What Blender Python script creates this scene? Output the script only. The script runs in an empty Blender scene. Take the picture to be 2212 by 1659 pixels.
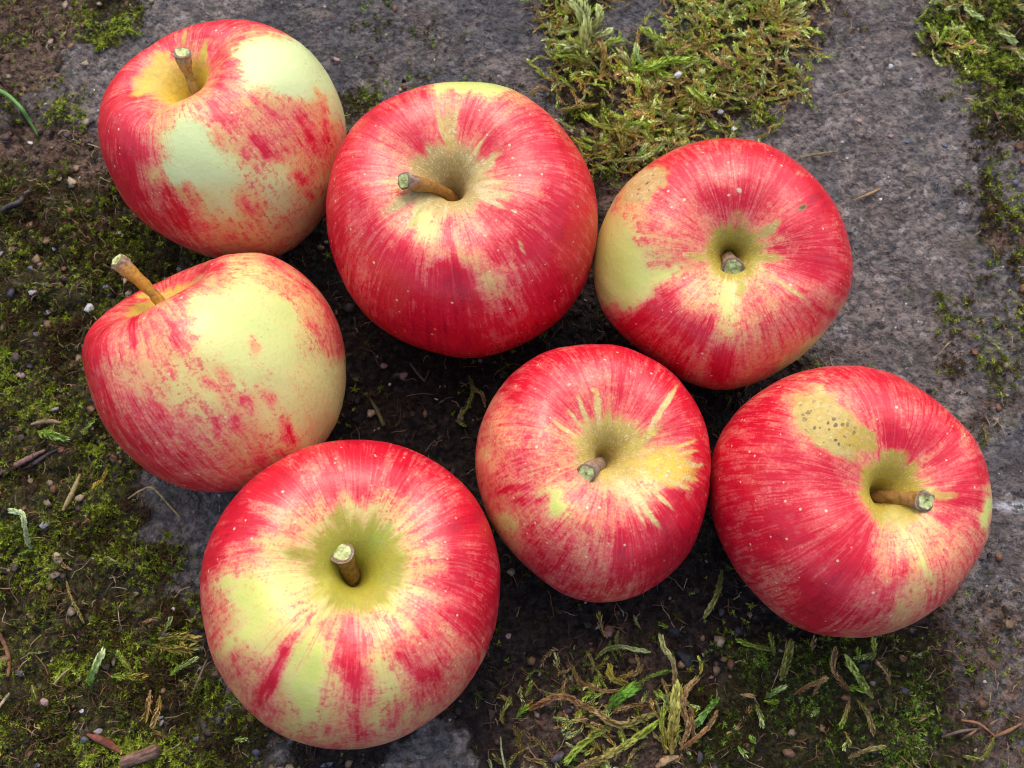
import bpy, bmesh, math, random
import numpy as np
from mathutils import Vector

SC = bpy.context.scene
COL = SC.collection
rng = np.random.default_rng(11)
random.seed(11)

# ------------------------------------------------------------------ camera
HFOV = math.radians(52.0)
TILT = math.radians(18.0)
DIST = 0.300
W0, H0 = 2212.0, 1659.0                 # size in which positions in the photograph were read
FPX = (W0 / 2) / math.tan(HFOV / 2)
TGT = np.array([0, 0, 0.030])
FWD = np.array([0, math.sin(TILT), -math.cos(TILT)])
RGT = np.array([1.0, 0, 0])
UPV = np.array([0, math.cos(TILT), math.sin(TILT)])
CAM = TGT - FWD * DIST
cd = bpy.data.cameras.new('camera')
cam = bpy.data.objects.new('camera', cd)
COL.objects.link(cam)
cam.location = CAM
cam.rotation_euler = (TILT, 0, 0)
cd.sensor_width = 36
cd.lens = 18 / math.tan(HFOV / 2)
cd.clip_start, cd.clip_end = 0.005, 50
cd.dof.use_dof = True
cd.dof.focus_distance = 0.283
cd.dof.aperture_fstop = cd.lens / 1.4
SC.camera = cam

# ------------------------------------------------------------------ sky, sun, exposure
SUN_EL = math.radians(57)
wd = bpy.data.worlds.new('World')
SC.world = wd
wd.use_nodes = True
wn = wd.node_tree
bgn = wn.nodes['Background']
sky = wn.nodes.new('ShaderNodeTexSky')
sky.sky_type = 'NISHITA'
sky.sun_disc = False
sky.sun_elevation = SUN_EL
sky.sun_rotation = 0.0
sky.dust_density = 4.0
sky.ozone_density = 1.0
wn.links.new(sky.outputs['Color'], bgn.inputs['Color'])
bgn.inputs['Strength'].default_value = 0.15
sl = bpy.data.lights.new('sun', 'SUN')
sl.energy = 0.50
sl.angle = math.radians(80)
sl.color = (1.0, 0.965, 0.93)
sun = bpy.data.objects.new('sun', sl)
COL.objects.link(sun)
sun.rotation_euler = (-(math.pi / 2 - SUN_EL), 0, 0)
SC.view_settings.view_transform = 'Standard'
SC.view_settings.look = 'None'
SC.view_settings.exposure = 0.96
SC.view_settings.gamma = 1.0
SC.cycles.filter_width = 1.1


# ------------------------------------------------------------------ helpers
def project(P):
    d = P - CAM
    z = d @ FWD
    return np.stack([W0 / 2 + FPX * (d @ RGT) / z, H0 / 2 - FPX * (d @ UPV) / z], -1)


def ray(px, py):
    d = FWD + RGT * ((px - W0 / 2) / FPX) - UPV * ((py - H0 / 2) / FPX)
    return d


def on_ground(px, py, z=0.0):
    d = ray(px, py)
    return CAM + d * ((z - CAM[2]) / d[2])


def smooth(a, b, x):
    t = np.clip((x - a) / (b - a), 0, 1)
    return t * t * (3 - 2 * t)


def _hash(ix, iy, seed):
    h = (ix.astype(np.int64) * 374761393 + iy.astype(np.int64) * 668265263 + seed * 974711) & 0xffffffff
    h = ((h ^ (h >> 13)) * 1274126177) & 0xffffffff
    h = h ^ (h >> 16)
    return (h & 0xffffff) / float(0xffffff)


def vnoise(x, y, seed=0):
    ix, iy = np.floor(x), np.floor(y)
    fx, fy = x - ix, y - iy
    ux, uy = fx * fx * (3 - 2 * fx), fy * fy * (3 - 2 * fy)
    a, b = _hash(ix, iy, seed), _hash(ix + 1, iy, seed)
    c, d = _hash(ix, iy + 1, seed), _hash(ix + 1, iy + 1, seed)
    return (a * (1 - ux) + b * ux) * (1 - uy) + (c * (1 - ux) + d * ux) * uy


def fbm(x, y, octaves=4, seed=0):
    s, a, t = 0, 0.5, 0
    for o in range(octaves):
        s = s + a * vnoise(x * 2 ** o + 17.3 * o, y * 2 ** o - 9.1 * o, seed + o)
        t += a
        a *= 0.5
    return s / t


def mesh_obj(name, V, F, mat=None, parent=None, smooth_shade=True, loc=None):
    me = bpy.data.meshes.new(name)
    V = np.asarray(V, float)
    if isinstance(F, np.ndarray):
        n, k = F.shape
        me.vertices.add(len(V))
        me.vertices.foreach_set('co', V.ravel())
        me.loops.add(n * k)
        me.loops.foreach_set('vertex_index', F.ravel().astype(np.int32))
        me.polygons.add(n)
        me.polygons.foreach_set('loop_start', np.arange(0, n * k, k, dtype=np.int32))
        me.polygons.foreach_set('loop_total', np.full(n, k, np.int32))
        me.update(calc_edges=True)
    else:
        me.from_pydata([tuple(v) for v in V], [], F)
    me.polygons.foreach_set('use_smooth', [smooth_shade] * len(me.polygons))
    me.validate()
    o = bpy.data.objects.new(name, me)
    COL.objects.link(o)
    if mat:
        me.materials.append(mat)
    if parent:
        o.parent = parent
    if loc is not None:
        o.location = loc
    return o


def add_attr(o, name, data, kind='FLOAT'):
    a = o.data.attributes.new(name, kind, 'POINT')
    d = np.asarray(data, np.float32)
    key = {'FLOAT': 'value', 'FLOAT_VECTOR': 'vector', 'FLOAT_COLOR': 'color'}[kind]
    if kind == 'FLOAT_COLOR' and d.shape[1] == 3:
        d = np.concatenate([d, np.ones((len(d), 1), np.float32)], 1)
    a.data.foreach_set(key, np.ascontiguousarray(d).ravel())


def tag(o, label=None, cat=None, group=None, kind=None):
    for k, v in (('label', label), ('category', cat), ('group', group), ('kind', kind)):
        if v:
            o[k] = v
    return o


class NT:
    """small helper round a material's node tree"""
    def __init__(self, name):
        self.m = bpy.data.materials.new(name)
        self.m.use_nodes = True
        self.t = self.m.node_tree
        self.b = self.t.nodes['Principled BSDF']
        self.out = self.t.nodes['Material Output']

    def n(self, typ, **kw):
        nd = self.t.nodes.new(typ)
        for k, v in kw.items():
            setattr(nd, k, v)
        return nd

    def set(self, sock, v):
        if isinstance(v, bpy.types.NodeSocket):
            self.t.links.new(v, sock)
        elif v is not None:
            if sock.type == 'RGBA' and len(v) == 3:
                v = (*v, 1)
            sock.default_value = v

    def attr(self, name, out='Fac'):
        nd = self.n('ShaderNodeAttribute', attribute_name=name)
        return nd.outputs[out]

    def math(self, op, a, b=None, clamp=False):
        nd = self.n('ShaderNodeMath', operation=op, use_clamp=clamp)
        self.set(nd.inputs[0], a)
        if b is not None:
            self.set(nd.inputs[1], b)
        return nd.outputs[0]

    def vmath(self, op, a, b):
        nd = self.n('ShaderNodeVectorMath', operation=op)
        self.set(nd.inputs[0], a)
        self.set(nd.inputs[1], b)
        return nd.outputs[0]

    def noise(self, vec, scale, detail=3, rough=0.5, out='Fac', dist=0.0):
        nd = self.n('ShaderNodeTexNoise')
        self.set(nd.inputs['Vector'], vec)
        nd.inputs['Scale'].default_value = scale
        nd.inputs['Detail'].default_value = detail
        nd.inputs['Roughness'].default_value = rough
        nd.inputs['Distortion'].default_value = dist
        return nd.outputs[out]

    def voronoi(self, vec, scale, out='Distance', feature='F1', rnd=1.0):
        nd = self.n('ShaderNodeTexVoronoi', feature=feature)
        self.set(nd.inputs['Vector'], vec)
        nd.inputs['Scale'].default_value = scale
        nd.inputs['Randomness'].default_value = rnd
        return nd.outputs[out]

    def ramp(self, x, a, b, lo=0.0, hi=1.0, smooths=True):
        nd = self.n('ShaderNodeMapRange', interpolation_type='SMOOTHSTEP' if smooths else 'LINEAR')
        self.set(nd.inputs['Value'], x)
        nd.inputs['From Min'].default_value = a
        nd.inputs['From Max'].default_value = b
        nd.inputs['To Min'].default_value = lo
        nd.inputs['To Max'].default_value = hi
        return nd.outputs['Result']

    def mix(self, fac, a, b, blend='MIX'):
        nd = self.n('ShaderNodeMix', data_type='RGBA', blend_type=blend)
        self.set(nd.inputs['Factor'], fac)
        self.set(nd.inputs[6], a)
        self.set(nd.inputs[7], b)
        return nd.outputs[2]

    def colramp(self, x, stops):
        nd = self.n('ShaderNodeValToRGB')
        self.set(nd.inputs[0], x)
        el = nd.color_ramp.elements
        while len(el) < len(stops):
            el.new(0.5)
        for e, (p, c) in zip(el, stops):
            e.position = p
            e.color = (*c, 1)
        return nd.outputs[0]

    def bump(self, h, strength=0.3, dist=0.001, normal=None):
        nd = self.n('ShaderNodeBump')
        nd.inputs['Strength'].default_value = strength
        nd.inputs['Distance'].default_value = dist
        self.set(nd.inputs['Height'], h)
        if normal is not None:
            self.set(nd.inputs['Normal'], normal)
        return nd.outputs[0]

    def objco(self):
        return self.n('ShaderNodeTexCoord').outputs['Object']

    def fin(self, color, rough, normal=None, spec=0.5):
        self.set(self.b.inputs['Base Color'], color)
        self.set(self.b.inputs['Roughness'], rough)
        self.b.inputs['Specular IOR Level'].default_value = spec
        if normal is not None:
            self.set(self.b.inputs['Normal'], normal)
        return self.m


# ------------------------------------------------------------------ materials
def mat_apple():
    n = NT('apple_skin')
    sv = n.attr('streak_coord', 'Vector')
    oc = n.objco()
    red = n.attr('blush')
    mark = n.attr('mark_amount')
    mcol = n.attr('mark_colour', 'Color')
    cork = n.attr('cork')
    broad = n.noise(n.vmath('MULTIPLY', sv, (6, 6, 2.0)), 1.0, 4, 0.55)
    fine = n.noise(n.vmath('MULTIPLY', sv, (24, 24, 3.6)), 1.0, 4, 0.62, 'Fac', 0.4)
    hair = n.noise(n.vmath('MULTIPLY', sv, (64, 64, 5.5)), 1.0, 3, 0.6)
    blot = n.noise(oc, 260, 4, 0.6)
    stip = n.noise(oc, 1500, 2, 0.6)
    stip2 = n.noise(oc, 700, 3, 0.65)
    sg = n.math('ADD', n.math('MULTIPLY', n.math('SUBTRACT', stip, 0.5), 1.1), n.math('MULTIPLY', n.math('SUBTRACT', stip2, 0.5), 0.9))
    env = n.ramp(red, 0.04, 0.26, 0.30, 1.0)
    nb, nf_, nh, nl = [n.math('SUBTRACT', q, 0.5) for q in (broad, fine, hair, blot)]

    def wsum(*pairs):
        acc = None
        for v, w in pairs:
            t = n.math('MULTIPLY', v, w)
            acc = t if acc is None else n.math('ADD', acc, t)
        return acc
    nm_ = n.math('SUBTRACT', n.noise(n.vmath('ADD', oc, n.vmath('MULTIPLY', sv, (0.002, 0.002, 0))), 120, 5, 0.65), 0.5)
    R = n.math('ADD', red, n.math('MULTIPLY', wsum((nb, 0.50), (nf_, 0.75), (nh, 0.45), (nl, 0.45), (nm_, 0.4)), env))
    R2 = n.math('ADD', red, n.math('MULTIPLY', wsum((nb, 0.40), (nf_, 1.15), (nh, 0.85), (nl, 0.50), (nm_, 0.65), (sg, 0.30)), env))
    # ground colour: green where clear, yellow to peach under the blush
    g2 = n.noise(oc, 75, 4, 0.6)
    gr_ = n.math('ADD', red, n.math('MULTIPLY', n.math('SUBTRACT', g2, 0.5), 0.22))
    ground = n.colramp(gr_, [(0.0, (0.51, 0.56, 0.11)), (0.09, (0.60, 0.575, 0.15)), (0.17, (0.63, 0.525, 0.165)), (0.34, (0.66, 0.40, 0.145)), (0.7, (0.70, 0.26, 0.12))])
    ground = n.mix(n.math('MULTIPLY', n.attr('pale_green'), n.ramp(gr_, 0.34, 0.05)), ground, (0.57, 0.65, 0.29))
    f1 = n.ramp(n.math('ADD', R, n.math('MULTIPLY', sg, 0.85)), 0.13, 0.66)
    c = n.mix(n.math('MULTIPLY', f1, 0.92), ground, (0.70, 0.130, 0.105))
    # loose pink freckles scattered over the half-coloured skin
    fk = n.noise(n.vmath('ADD', oc, n.vmath('MULTIPLY', sv, (0.001, 0.001, 0))), 620, 4, 0.7)
    fkc = n.math('ADD', fk, n.math('MULTIPLY', wsum((nf_, 0.30), (nm_, 0.30), (nl, 0.2)), 1.0))
    fkm = n.math('MULTIPLY', n.ramp(red, 0.10, 0.22), n.ramp(red, 0.85, 0.50))
    c = n.mix(n.math('MULTIPLY', n.math('MULTIPLY', n.ramp(fkc, 0.54, 0.63), fkm), 0.72), c, (0.60, 0.070, 0.075))
    f2 = n.ramp(n.math('ADD', R, n.math('MULTIPLY', sg, 0.50)), 0.46, 0.80)
    c = n.mix(n.math('MULTIPLY', f2, 0.85), c, (0.62, 0.028, 0.046))
    f3 = n.ramp(R2, 0.71, 0.87)
    c = n.mix(n.math('MULTIPLY', f3, 0.90), c, (0.56, 0.0045, 0.022))
    c = n.mix(n.math('MULTIPLY', n.ramp(R2, 1.02, 1.25), 0.8), c, (0.40, 0.003, 0.020))
    # fine red hair lines running out of the stem hollow
    S_ = n.attr('pole_distance')
    ln = n.ramp(n.noise(n.vmath('MULTIPLY', sv, (46, 46, 1.3)), 1.0, 4, 0.65), 0.54, 0.66)
    lm = n.math('MULTIPLY', n.math('MULTIPLY', n.ramp(S_, 0.42, 0.62), n.ramp(S_, 1.25, 0.80)), n.ramp(red, 0.06, 0.16))
    c = n.mix(n.math('MULTIPLY', n.math('MULTIPLY', ln, lm), 0.55), c, (0.60, 0.085, 0.07))
    # lenticels
    vd = n.n('ShaderNodeTexVoronoi')
    n.set(vd.inputs['Vector'], oc)
    vd.inputs['Scale'].default_value = 330
    sel = n.n('ShaderNodeSeparateColor')
    n.set(sel.inputs[0], vd.outputs['Color'])
    dot = n.math('MULTIPLY', n.ramp(n.math('ADD', vd.outputs['Distance'], n.math('MULTIPLY', sel.outputs[1], 0.07)), 0.09, 0.18, 1, 0), n.ramp(sel.outputs[0], 0.48, 0.52, 0, 1))
    dcol = n.mix(n.ramp(red, 0.1, 0.35), (0.35, 0.36, 0.07), (0.80, 0.55, 0.33))
    c = n.mix(n.math('MULTIPLY', dot, n.ramp(red, 0.1, 0.5, 0.45, 0.8)), c, dcol)
    # russet and cork marks
    mj = n.math('ADD', mark, n.math('MULTIPLY', n.math('SUBTRACT', n.noise(n.vmath('MULTIPLY', sv, (20, 20, 1.6)), 1.0, 5, 0.65), 0.5), 0.55))
    mj = n.math('ADD', mj, n.math('MULTIPLY', n.math('SUBTRACT', blot, 0.5), 0.3))
    mf = n.math('MULTIPLY', n.ramp(mj, 0.18, 0.80), n.ramp(mark, 0.03, 0.25))
    net = n.noise(n.vmath('MULTIPLY', sv, (17, 17, 30)), 1.0, 3, 0.6)
    netf = n.math('MULTIPLY', n.ramp(net, 0.52, 0.66), n.attr('russet_net'))
    mc = n.mix(n.math('MULTIPLY', netf, 0.75), mcol, (0.74, 0.60, 0.36))
    mc = n.mix(n.ramp(stip2, 0.35, 0.7, 0.0, 0.40), mc, (0.30, 0.19, 0.05))
    mc = n.mix(n.math('MULTIPLY', cork, n.ramp(n.noise(oc, 230, 4, 0.65), 0.46, 0.64, 0, 0.45)), mc, (0.62, 0.50, 0.24))
    # pits of the corky scabs
    vp = n.n('ShaderNodeTexVoronoi')
    n.set(vp.inputs['Vector'], n.vmath('ADD', oc, n.vmath('MULTIPLY', n.noise(oc, 300, 2, 0.5, 'Color'), (0.002, 0.002, 0.002))))
    vp.inputs['Scale'].default_value = 560
    sp = n.n('ShaderNodeSeparateColor')
    n.set(sp.inputs[0], vp.outputs['Color'])
    pit = n.math('MULTIPLY', n.ramp(n.math('SUBTRACT', vp.outputs['Distance'], n.math('MULTIPLY', sp.outputs[1], 0.2)), 0.12, 0.24, 1, 0), n.ramp(sp.outputs[0], 0.42, 0.5))
    pit = n.math('MULTIPLY', pit, cork)
    mc = n.mix(n.math('MULTIPLY', pit, 0.88), mc, (0.085, 0.05, 0.035))
    c = n.mix(mf, c, mc)
    vs = n.n('ShaderNodeTexVoronoi')
    n.set(vs.inputs['Vector'], oc)
    vs.inputs['Scale'].default_value = 210
    ss = n.n('ShaderNodeSeparateColor')
    n.set(ss.inputs[0], vs.outputs['Color'])
    grime = n.math('MULTIPLY', n.ramp(n.math('ADD', vs.outputs['Distance'], n.math('MULTIPLY', ss.outputs[1], 0.05)), 0.05, 0.10, 1, 0), n.ramp(ss.outputs[0], 0.80, 0.82))
    c = n.mix(n.math('MULTIPLY', grime, 0.7), c, (0.09, 0.05, 0.03))
    scuff = n.ramp(n.noise(n.vmath('MULTIPLY', oc, (1, 1.6, 1)), 65, 6, 0.75), 0.60, 0.74, 0, 0.16)
    c = n.mix(scuff, c, (0.70, 0.50, 0.42))
    h = n.math('ADD', n.math('MULTIPLY', stip2, 0.5), n.math('MULTIPLY', n.math('MULTIPLY', netf, mf), 1.9))
    h = n.math('ADD', h, n.math('MULTIPLY', n.math('MULTIPLY', pit, mf), -1.5))
    h = n.math('ADD', h, n.math('MULTIPLY', dot, 0.25))
    nrm = n.bump(h, 0.34, 0.0007)
    rough = n.math('ADD', n.ramp(mf, 0, 1, 0.29, 0.55), n.math('MULTIPLY', n.math('SUBTRACT', n.noise(oc, 90, 5, 0.65), 0.5), 0.34))
    n.fin(c, rough, nrm, 0.42)
    n.b.inputs['Subsurface Weight'].default_value = 0.10
    n.b.inputs['Subsurface Radius'].default_value = (0.004, 0.002, 0.001)
    n.b.inputs['Subsurface Scale'].default_value = 0.6
    return n.m


def mat_stem():
    n = NT('apple_stem')
    oc = n.objco()
    t = n.attr('along')
    ns = n.noise(oc, 700, 4, 0.65)
    c = n.mix(n.ramp(ns, 0.35, 0.75, 0, 0.75), n.attr('stem_colour', 'Color'), (0.14, 0.065, 0.025))
    grey = n.math('MULTIPLY', n.ramp(n.math('ADD', t, n.math('MULTIPLY', n.math('SUBTRACT', n.noise(oc, 350, 3, 0.6), 0.5), 0.5)), 0.80, 0.95), 0.7)
    c = n.mix(grey, c, n.mix(n.ramp(ns, 0.35, 0.65), (0.36, 0.30, 0.27), (0.13, 0.08, 0.05)))
    return n.fin(c, 0.6, n.bump(ns, 0.5, 0.0008), 0.4)


def mat_stem_cut():
    n = NT('stem_cut')
    oc = n.objco()
    ns = n.noise(oc, 600, 3, 0.6)
    c = n.mix(n.ramp(ns, 0.40, 0.68), (0.50, 0.55, 0.23), (0.22, 0.23, 0.06))
    c = n.mix(n.ramp(n.math('ADD', n.attr('rim'), n.math('MULTIPLY', n.math('SUBTRACT', ns, 0.5), 0.8)), 0.35, 0.75), c, (0.17, 0.11, 0.06))
    return n.fin(c, 0.55, n.bump(ns, 0.5, 0.001), 0.4)


def mat_ground():
    n = NT('stone_and_soil')
    oc = n.objco()
    st, moss, lit = n.attr('stone'), n.attr('moss'), n.attr('litter')
    warm = n.noise(oc, 22, 4, 0.6)
    big = n.noise(oc, 60, 5, 0.65)
    gr = n.noise(oc, 420, 5, 0.7)
    v = n.n('ShaderNodeTexVoronoi')
    wv = n.vmath('ADD', oc, n.vmath('MULTIPLY', n.noise(oc, 500, 2, 0.5, 'Color'), (0.0016, 0.0016, 0.0016)))
    n.set(v.inputs['Vector'], wv)
    v.inputs['Scale'].default_value = 480
    sp = n.n('ShaderNodeSeparateColor')
    n.set(sp.inputs[0], v.outputs['Color'])
    grain = n.colramp(sp.outputs[0], [(0.0, (0.070, 0.072, 0.078)), (0.30, (0.145, 0.134, 0.130)), (0.62, (0.245, 0.200, 0.172)), (0.90, (0.31, 0.26, 0.22)), (0.985, (0.46, 0.43, 0.41))])
    mortar = n.mix(n.ramp(big, 0.35, 0.65), (0.125, 0.108, 0.100), (0.27, 0.215, 0.182))
    stone = n.mix(0.5, mortar, grain)
    stone = n.mix(n.ramp(gr, 0.40, 0.54, 0.72, 0), stone, (0.036, 0.033, 0.034))
    stone = n.mix(n.ramp(n.noise(oc, 900, 3, 0.7), 0.54, 0.72, 0, 0.40), stone, (0.33, 0.29, 0.265))
    stone = n.mix(n.ramp(warm, 0.50, 0.68, 0, 0.6), stone, (0.055, 0.058, 0.072))
    stone = n.mix(n.math('MULTIPLY', n.attr('slate'), n.ramp(n.noise(oc, 45, 4, 0.65), 0.36, 0.56, 0.15, 0.68)), stone, n.mix(n.ramp(gr, 0.4, 0.6), (0.022, 0.025, 0.033), (0.075, 0.076, 0.088)))
    stone = n.mix(n.ramp(n.noise(oc, 110, 5, 0.7), 0.54, 0.68, 0, 0.55), stone, (0.062, 0.068, 0.030))
    stone = n.mix(n.ramp(n.noise(oc, 38, 5, 0.65), 0.50, 0.66, 0, 0.55), stone, (0.085, 0.058, 0.050))
    soil = n.mix(n.ramp(gr, 0.40, 0.65), (0.008, 0.0055, 0.005), (0.050, 0.034, 0.028))
    soil = n.mix(n.ramp(big, 0.5, 0.75, 0, 0.5), soil, (0.050, 0.025, 0.015))
    litc = n.mix(n.ramp(gr, 0.38, 0.62), (0.040, 0.024, 0.018), (0.20, 0.125, 0.085))
    e = n.math('ADD', st, n.math('MULTIPLY', n.math('SUBTRACT', n.noise(oc, 170, 5, 0.7), 0.5), 0.9))
    c = n.mix(n.ramp(e, 0.38, 0.62), n.mix(n.ramp(lit, 0.1, 0.7), soil, litc), stone)
    gm = n.math('ADD', moss, n.math('MULTIPLY', n.math('SUBTRACT', n.noise(oc, 300, 4, 0.7), 0.5), 0.8))
    c = n.mix(n.ramp(gm, 0.40, 0.8, 0, 0.85), c, n.mix(n.ramp(gr, 0.4, 0.6), (0.018, 0.017, 0.006), (0.085, 0.076, 0.022)))
    # old pale paint smear at the edge of the slab
    c = n.mix(n.math('MULTIPLY', n.attr('paint'), n.ramp(gr, 0.40, 0.56)), c, (0.52, 0.53, 0.56))
    h = n.math('ADD', n.math('MULTIPLY', gr, 1.0), n.math('MULTIPLY', n.math('SUBTRACT', 0.5, v.outputs['Distance']), 0.35))
    h = n.math('ADD', h, n.math('MULTIPLY', n.noise(oc, 150, 4, 0.6), 1.6))
    nrm = n.bump(h, 1.0, 0.0034)
    return n.fin(c, n.ramp(gr, 0.3, 0.7, 0.6, 0.9), nrm, 0.22)


def mat_leafy(name, rough=0.5, trans=0.25):
    """moss leaves: colour from the plant itself, a little light let through"""
    n = NT(name)
    c = n.attr('leaf_colour', 'Color')
    n.fin(c, rough, None, 0.35)
    tr = n.n('ShaderNodeBsdfTranslucent')
    n.set(tr.inputs['Color'], c)
    mx = n.n('ShaderNodeMixShader')
    mx.inputs[0].default_value = trans
    n.t.links.new(n.b.outputs[0], mx.inputs[1])
    n.t.links.new(tr.outputs[0], mx.inputs[2])
    n.t.links.new(mx.outputs[0], n.out.inputs['Surface'])
    return n.m


def mat_rock(name, a, b, rough=0.6, scale=900):
    n = NT(name)
    oc = n.objco()
    g = n.noise(oc, scale, 4, 0.7)
    return n.fin(n.mix(n.ramp(g, 0.35, 0.65), a, b), rough, n.bump(g, 0.6, 0.0006), 0.45)


def mat_vcol(name, rough=0.7):
    n = NT(name)
    g = n.noise(n.objco(), 900, 3, 0.6)
    c = n.mix(n.ramp(g, 0.3, 0.7, 0.0, 0.45), n.attr('leaf_colour', 'Color'), (0.02, 0.015, 0.01))
    return n.fin(c, rough, n.bump(g, 0.4, 0.0005), 0.25)


M_APPLE, M_STEM, M_CUT, M_GROUND = mat_apple(), mat_stem(), mat_stem_cut(), mat_ground()
M_MOSS = mat_leafy('moss_leaf', 0.45, 0.28)
M_FEATHER = mat_leafy('feather_moss_leaf', 0.5, 0.22)
M_BITS = mat_vcol('plant_debris')
M_CRUMB = mat_vcol('soil_grain', 0.75)

# ------------------------------------------------------------------ ground: what grows where
# S stone, D dark soil, M cushion moss, m thin moss, F feather moss, f feather strands on soil, B/b brown litter
GMAP = ["BBMSSSUTUUTTTFTTFFFbSSFM", "BbSSSSSTUUUTTFFFFFFSSSmM", "mmSSSSSUMUTTmFFFFFSSSSSM", "BBbbSSSSmSSSSFFFFSSSSSSm",
        "MMMMMSSSSSSSSDbDDSSSSSSm", "MMMMMMSDDDDDDDDDDSSSSSSB", "MMMMMMDDDDDDDDDDDDSSSSSm", "MMMMDDDDDDDDDDDDDDDSSSmm",
        "MMMMDDDDDDDDDDDDDDDbSSmm", "MMMMDDDDDDDDDDDDDDDbbbSb", "MMMMSDDDDDDDDDDDDDDDbbmS", "MMMSSSDDDDDDDDDDDDDDDbSS",
        "MMMSSSDDDDDDDDDDDDDDDbSS", "MMMMSDDDDDDDDDDDDDDDDbbS", "MMMMmDDDDDDDDDDDDDDDDDbb", "MMMMMmDDDDDDDfffDnnnnnbb",
        "MMMMMmmDDDDDffffnnnnnnbb", "MMMMMMmDDSSDffffnnnnnnnb"]
TYPES = {  # stone, moss, feather, litter, darkness of the stone and moss kind
    'S': (1, 0, 0, 0, 0), 'T': (1, 0, 0, 0, 1), 'D': (0, .06, 0, .15, 0), 'M': (0, 1, 0, .5, 0), 'U': (.95, .16, 0, .05, .7), 'n': (.15, .85, .03, .3, .8), 'm': (.7, .35, 0, .2, 0), 'F': (.25, .55, 1, .4, .25),
    'f': (.05, .22, .42, .5, 1), 'B': (.1, .25, 0, 1, 0), 'b': (.5, .12, 0, .6, .2)}
GW = np.array([[TYPES[ch] for ch in row] for row in GMAP])


def bil(grid, gx, gy):
    h, w = grid.shape[:2]
    gx, gy = np.clip(gx, 0, w - 1.001), np.clip(gy, 0, h - 1.001)
    ix, iy = gx.astype(int), gy.astype(int)
    fx, fy = gx - ix, gy - iy
    fx, fy = fx * fx * (3 - 2 * fx), fy * fy * (3 - 2 * fy)
    if grid.ndim == 3:
        fx, fy = fx[..., None], fy[..., None]
    return (grid[iy, ix] * (1 - fx) + grid[iy, ix + 1] * fx) * (1 - fy) + (grid[iy + 1, ix] * (1 - fx) + grid[iy + 1, ix + 1] * fx) * fy


def ground_kind(x, y):
    P = np.stack([x, y, np.zeros_like(x)], -1)
    d = P - CAM
    z = np.maximum(d @ FWD, 0.05)
    px = W0 / 2 + FPX * (d @ RGT) / z
    py = H0 / 2 - FPX * (d @ UPV) / z
    wx = (fbm(x * 90, y * 90, 3, 5) - 0.5) * 130
    wy = (fbm(x * 90, y * 90, 3, 25) - 0.5) * 130
    k = bil(GW, (px + wx - 46) / 92, (py + wy - 46) / 92)
    # away from the patch in the photograph the same paving simply goes on
    out = np.maximum.reduce([np.abs(x) - .205, y - .185, -.150 - y, np.zeros_like(x)])
    w = smooth(0, .05, out)[..., None]
    st = smooth(.36, .52, fbm(x * 9 + 3, y * 9, 4, 801))
    far = np.stack([st, (1 - st) * .8, st * 0, (1 - st) * .4, st * .3], -1)
    return k * (1 - w) + far * w


def ground_h(x, y, k=None):
    if k is None:
        k = ground_kind(x, y)
    st, mo, fe, li = [k[..., i] for i in range(4)]
    h = (fbm(x * 60, y * 60, 4, 3) - 0.5) * 0.004
    h = h + (fbm(x * 500, y * 500, 3, 8) - 0.5) * (0.0015 * st + 0.0030 * (1 - st))
    h = h + 0.0012 * st - 0.0015 * (1 - st)
    h = h + mo * (0.0010 + 0.0085 * (fbm(x * 150, y * 150, 3, 13) - 0.38)) + fe * 0.004 * (fbm(x * 120, y * 120, 3, 19) - 0.4)
    return h - 0.0025


def nonuniform(lo, hi, step, far):
    core = np.arange(lo, hi + step / 2, step)
    ext = []
    d, p = step, 0
    while p < far:
        d *= 1.35
        p += d
        ext.append(p)
    ext = np.array(ext)
    return np.concatenate([lo - ext[::-1], core, hi + ext])


gx = nonuniform(-0.20, 0.20, 0.0011, 0.9)
gy = nonuniform(-0.155, 0.185, 0.0011, 0.9)
GX, GY = np.meshgrid(gx, gy)
gk = ground_kind(GX, GY)
GZ = ground_h(GX, GY, gk)
nx, ny = len(gx), len(gy)
idx = np.arange(nx * ny).reshape(ny, nx)
GF = np.stack([idx[:-1, :-1], idx[:-1, 1:], idx[1:, 1:], idx[1:, :-1]], -1).reshape(-1, 4)
ground = mesh_obj('ground', np.stack([GX, GY, GZ], -1).reshape(-1, 3), GF, M_GROUND)
tag(ground, 'old weathered stone paving with dark soil and moss', None, None, 'structure')
gp = project(np.stack([GX, GY, GZ], -1).reshape(-1, 3))
for i, nm in enumerate(('stone', 'moss', 'feather', 'litter', 'slate')):
    add_attr(ground, nm, gk[..., i].ravel())
paint = np.exp(-(((gp[:, 0] - 2190) / 48) ** 4 + ((gp[:, 1] - 1094) / 9) ** 2))
add_attr(ground, 'paint', paint)

# ------------------------------------------------------------------ apples
# outlines, colour samples and marks were read off enlarged crops: (x0, y0, scale) of each crop in the 4032 px photograph
S0 = 4032 / W0
APPLES = []


def apple(**k):
    APPLES.append(k)


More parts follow.
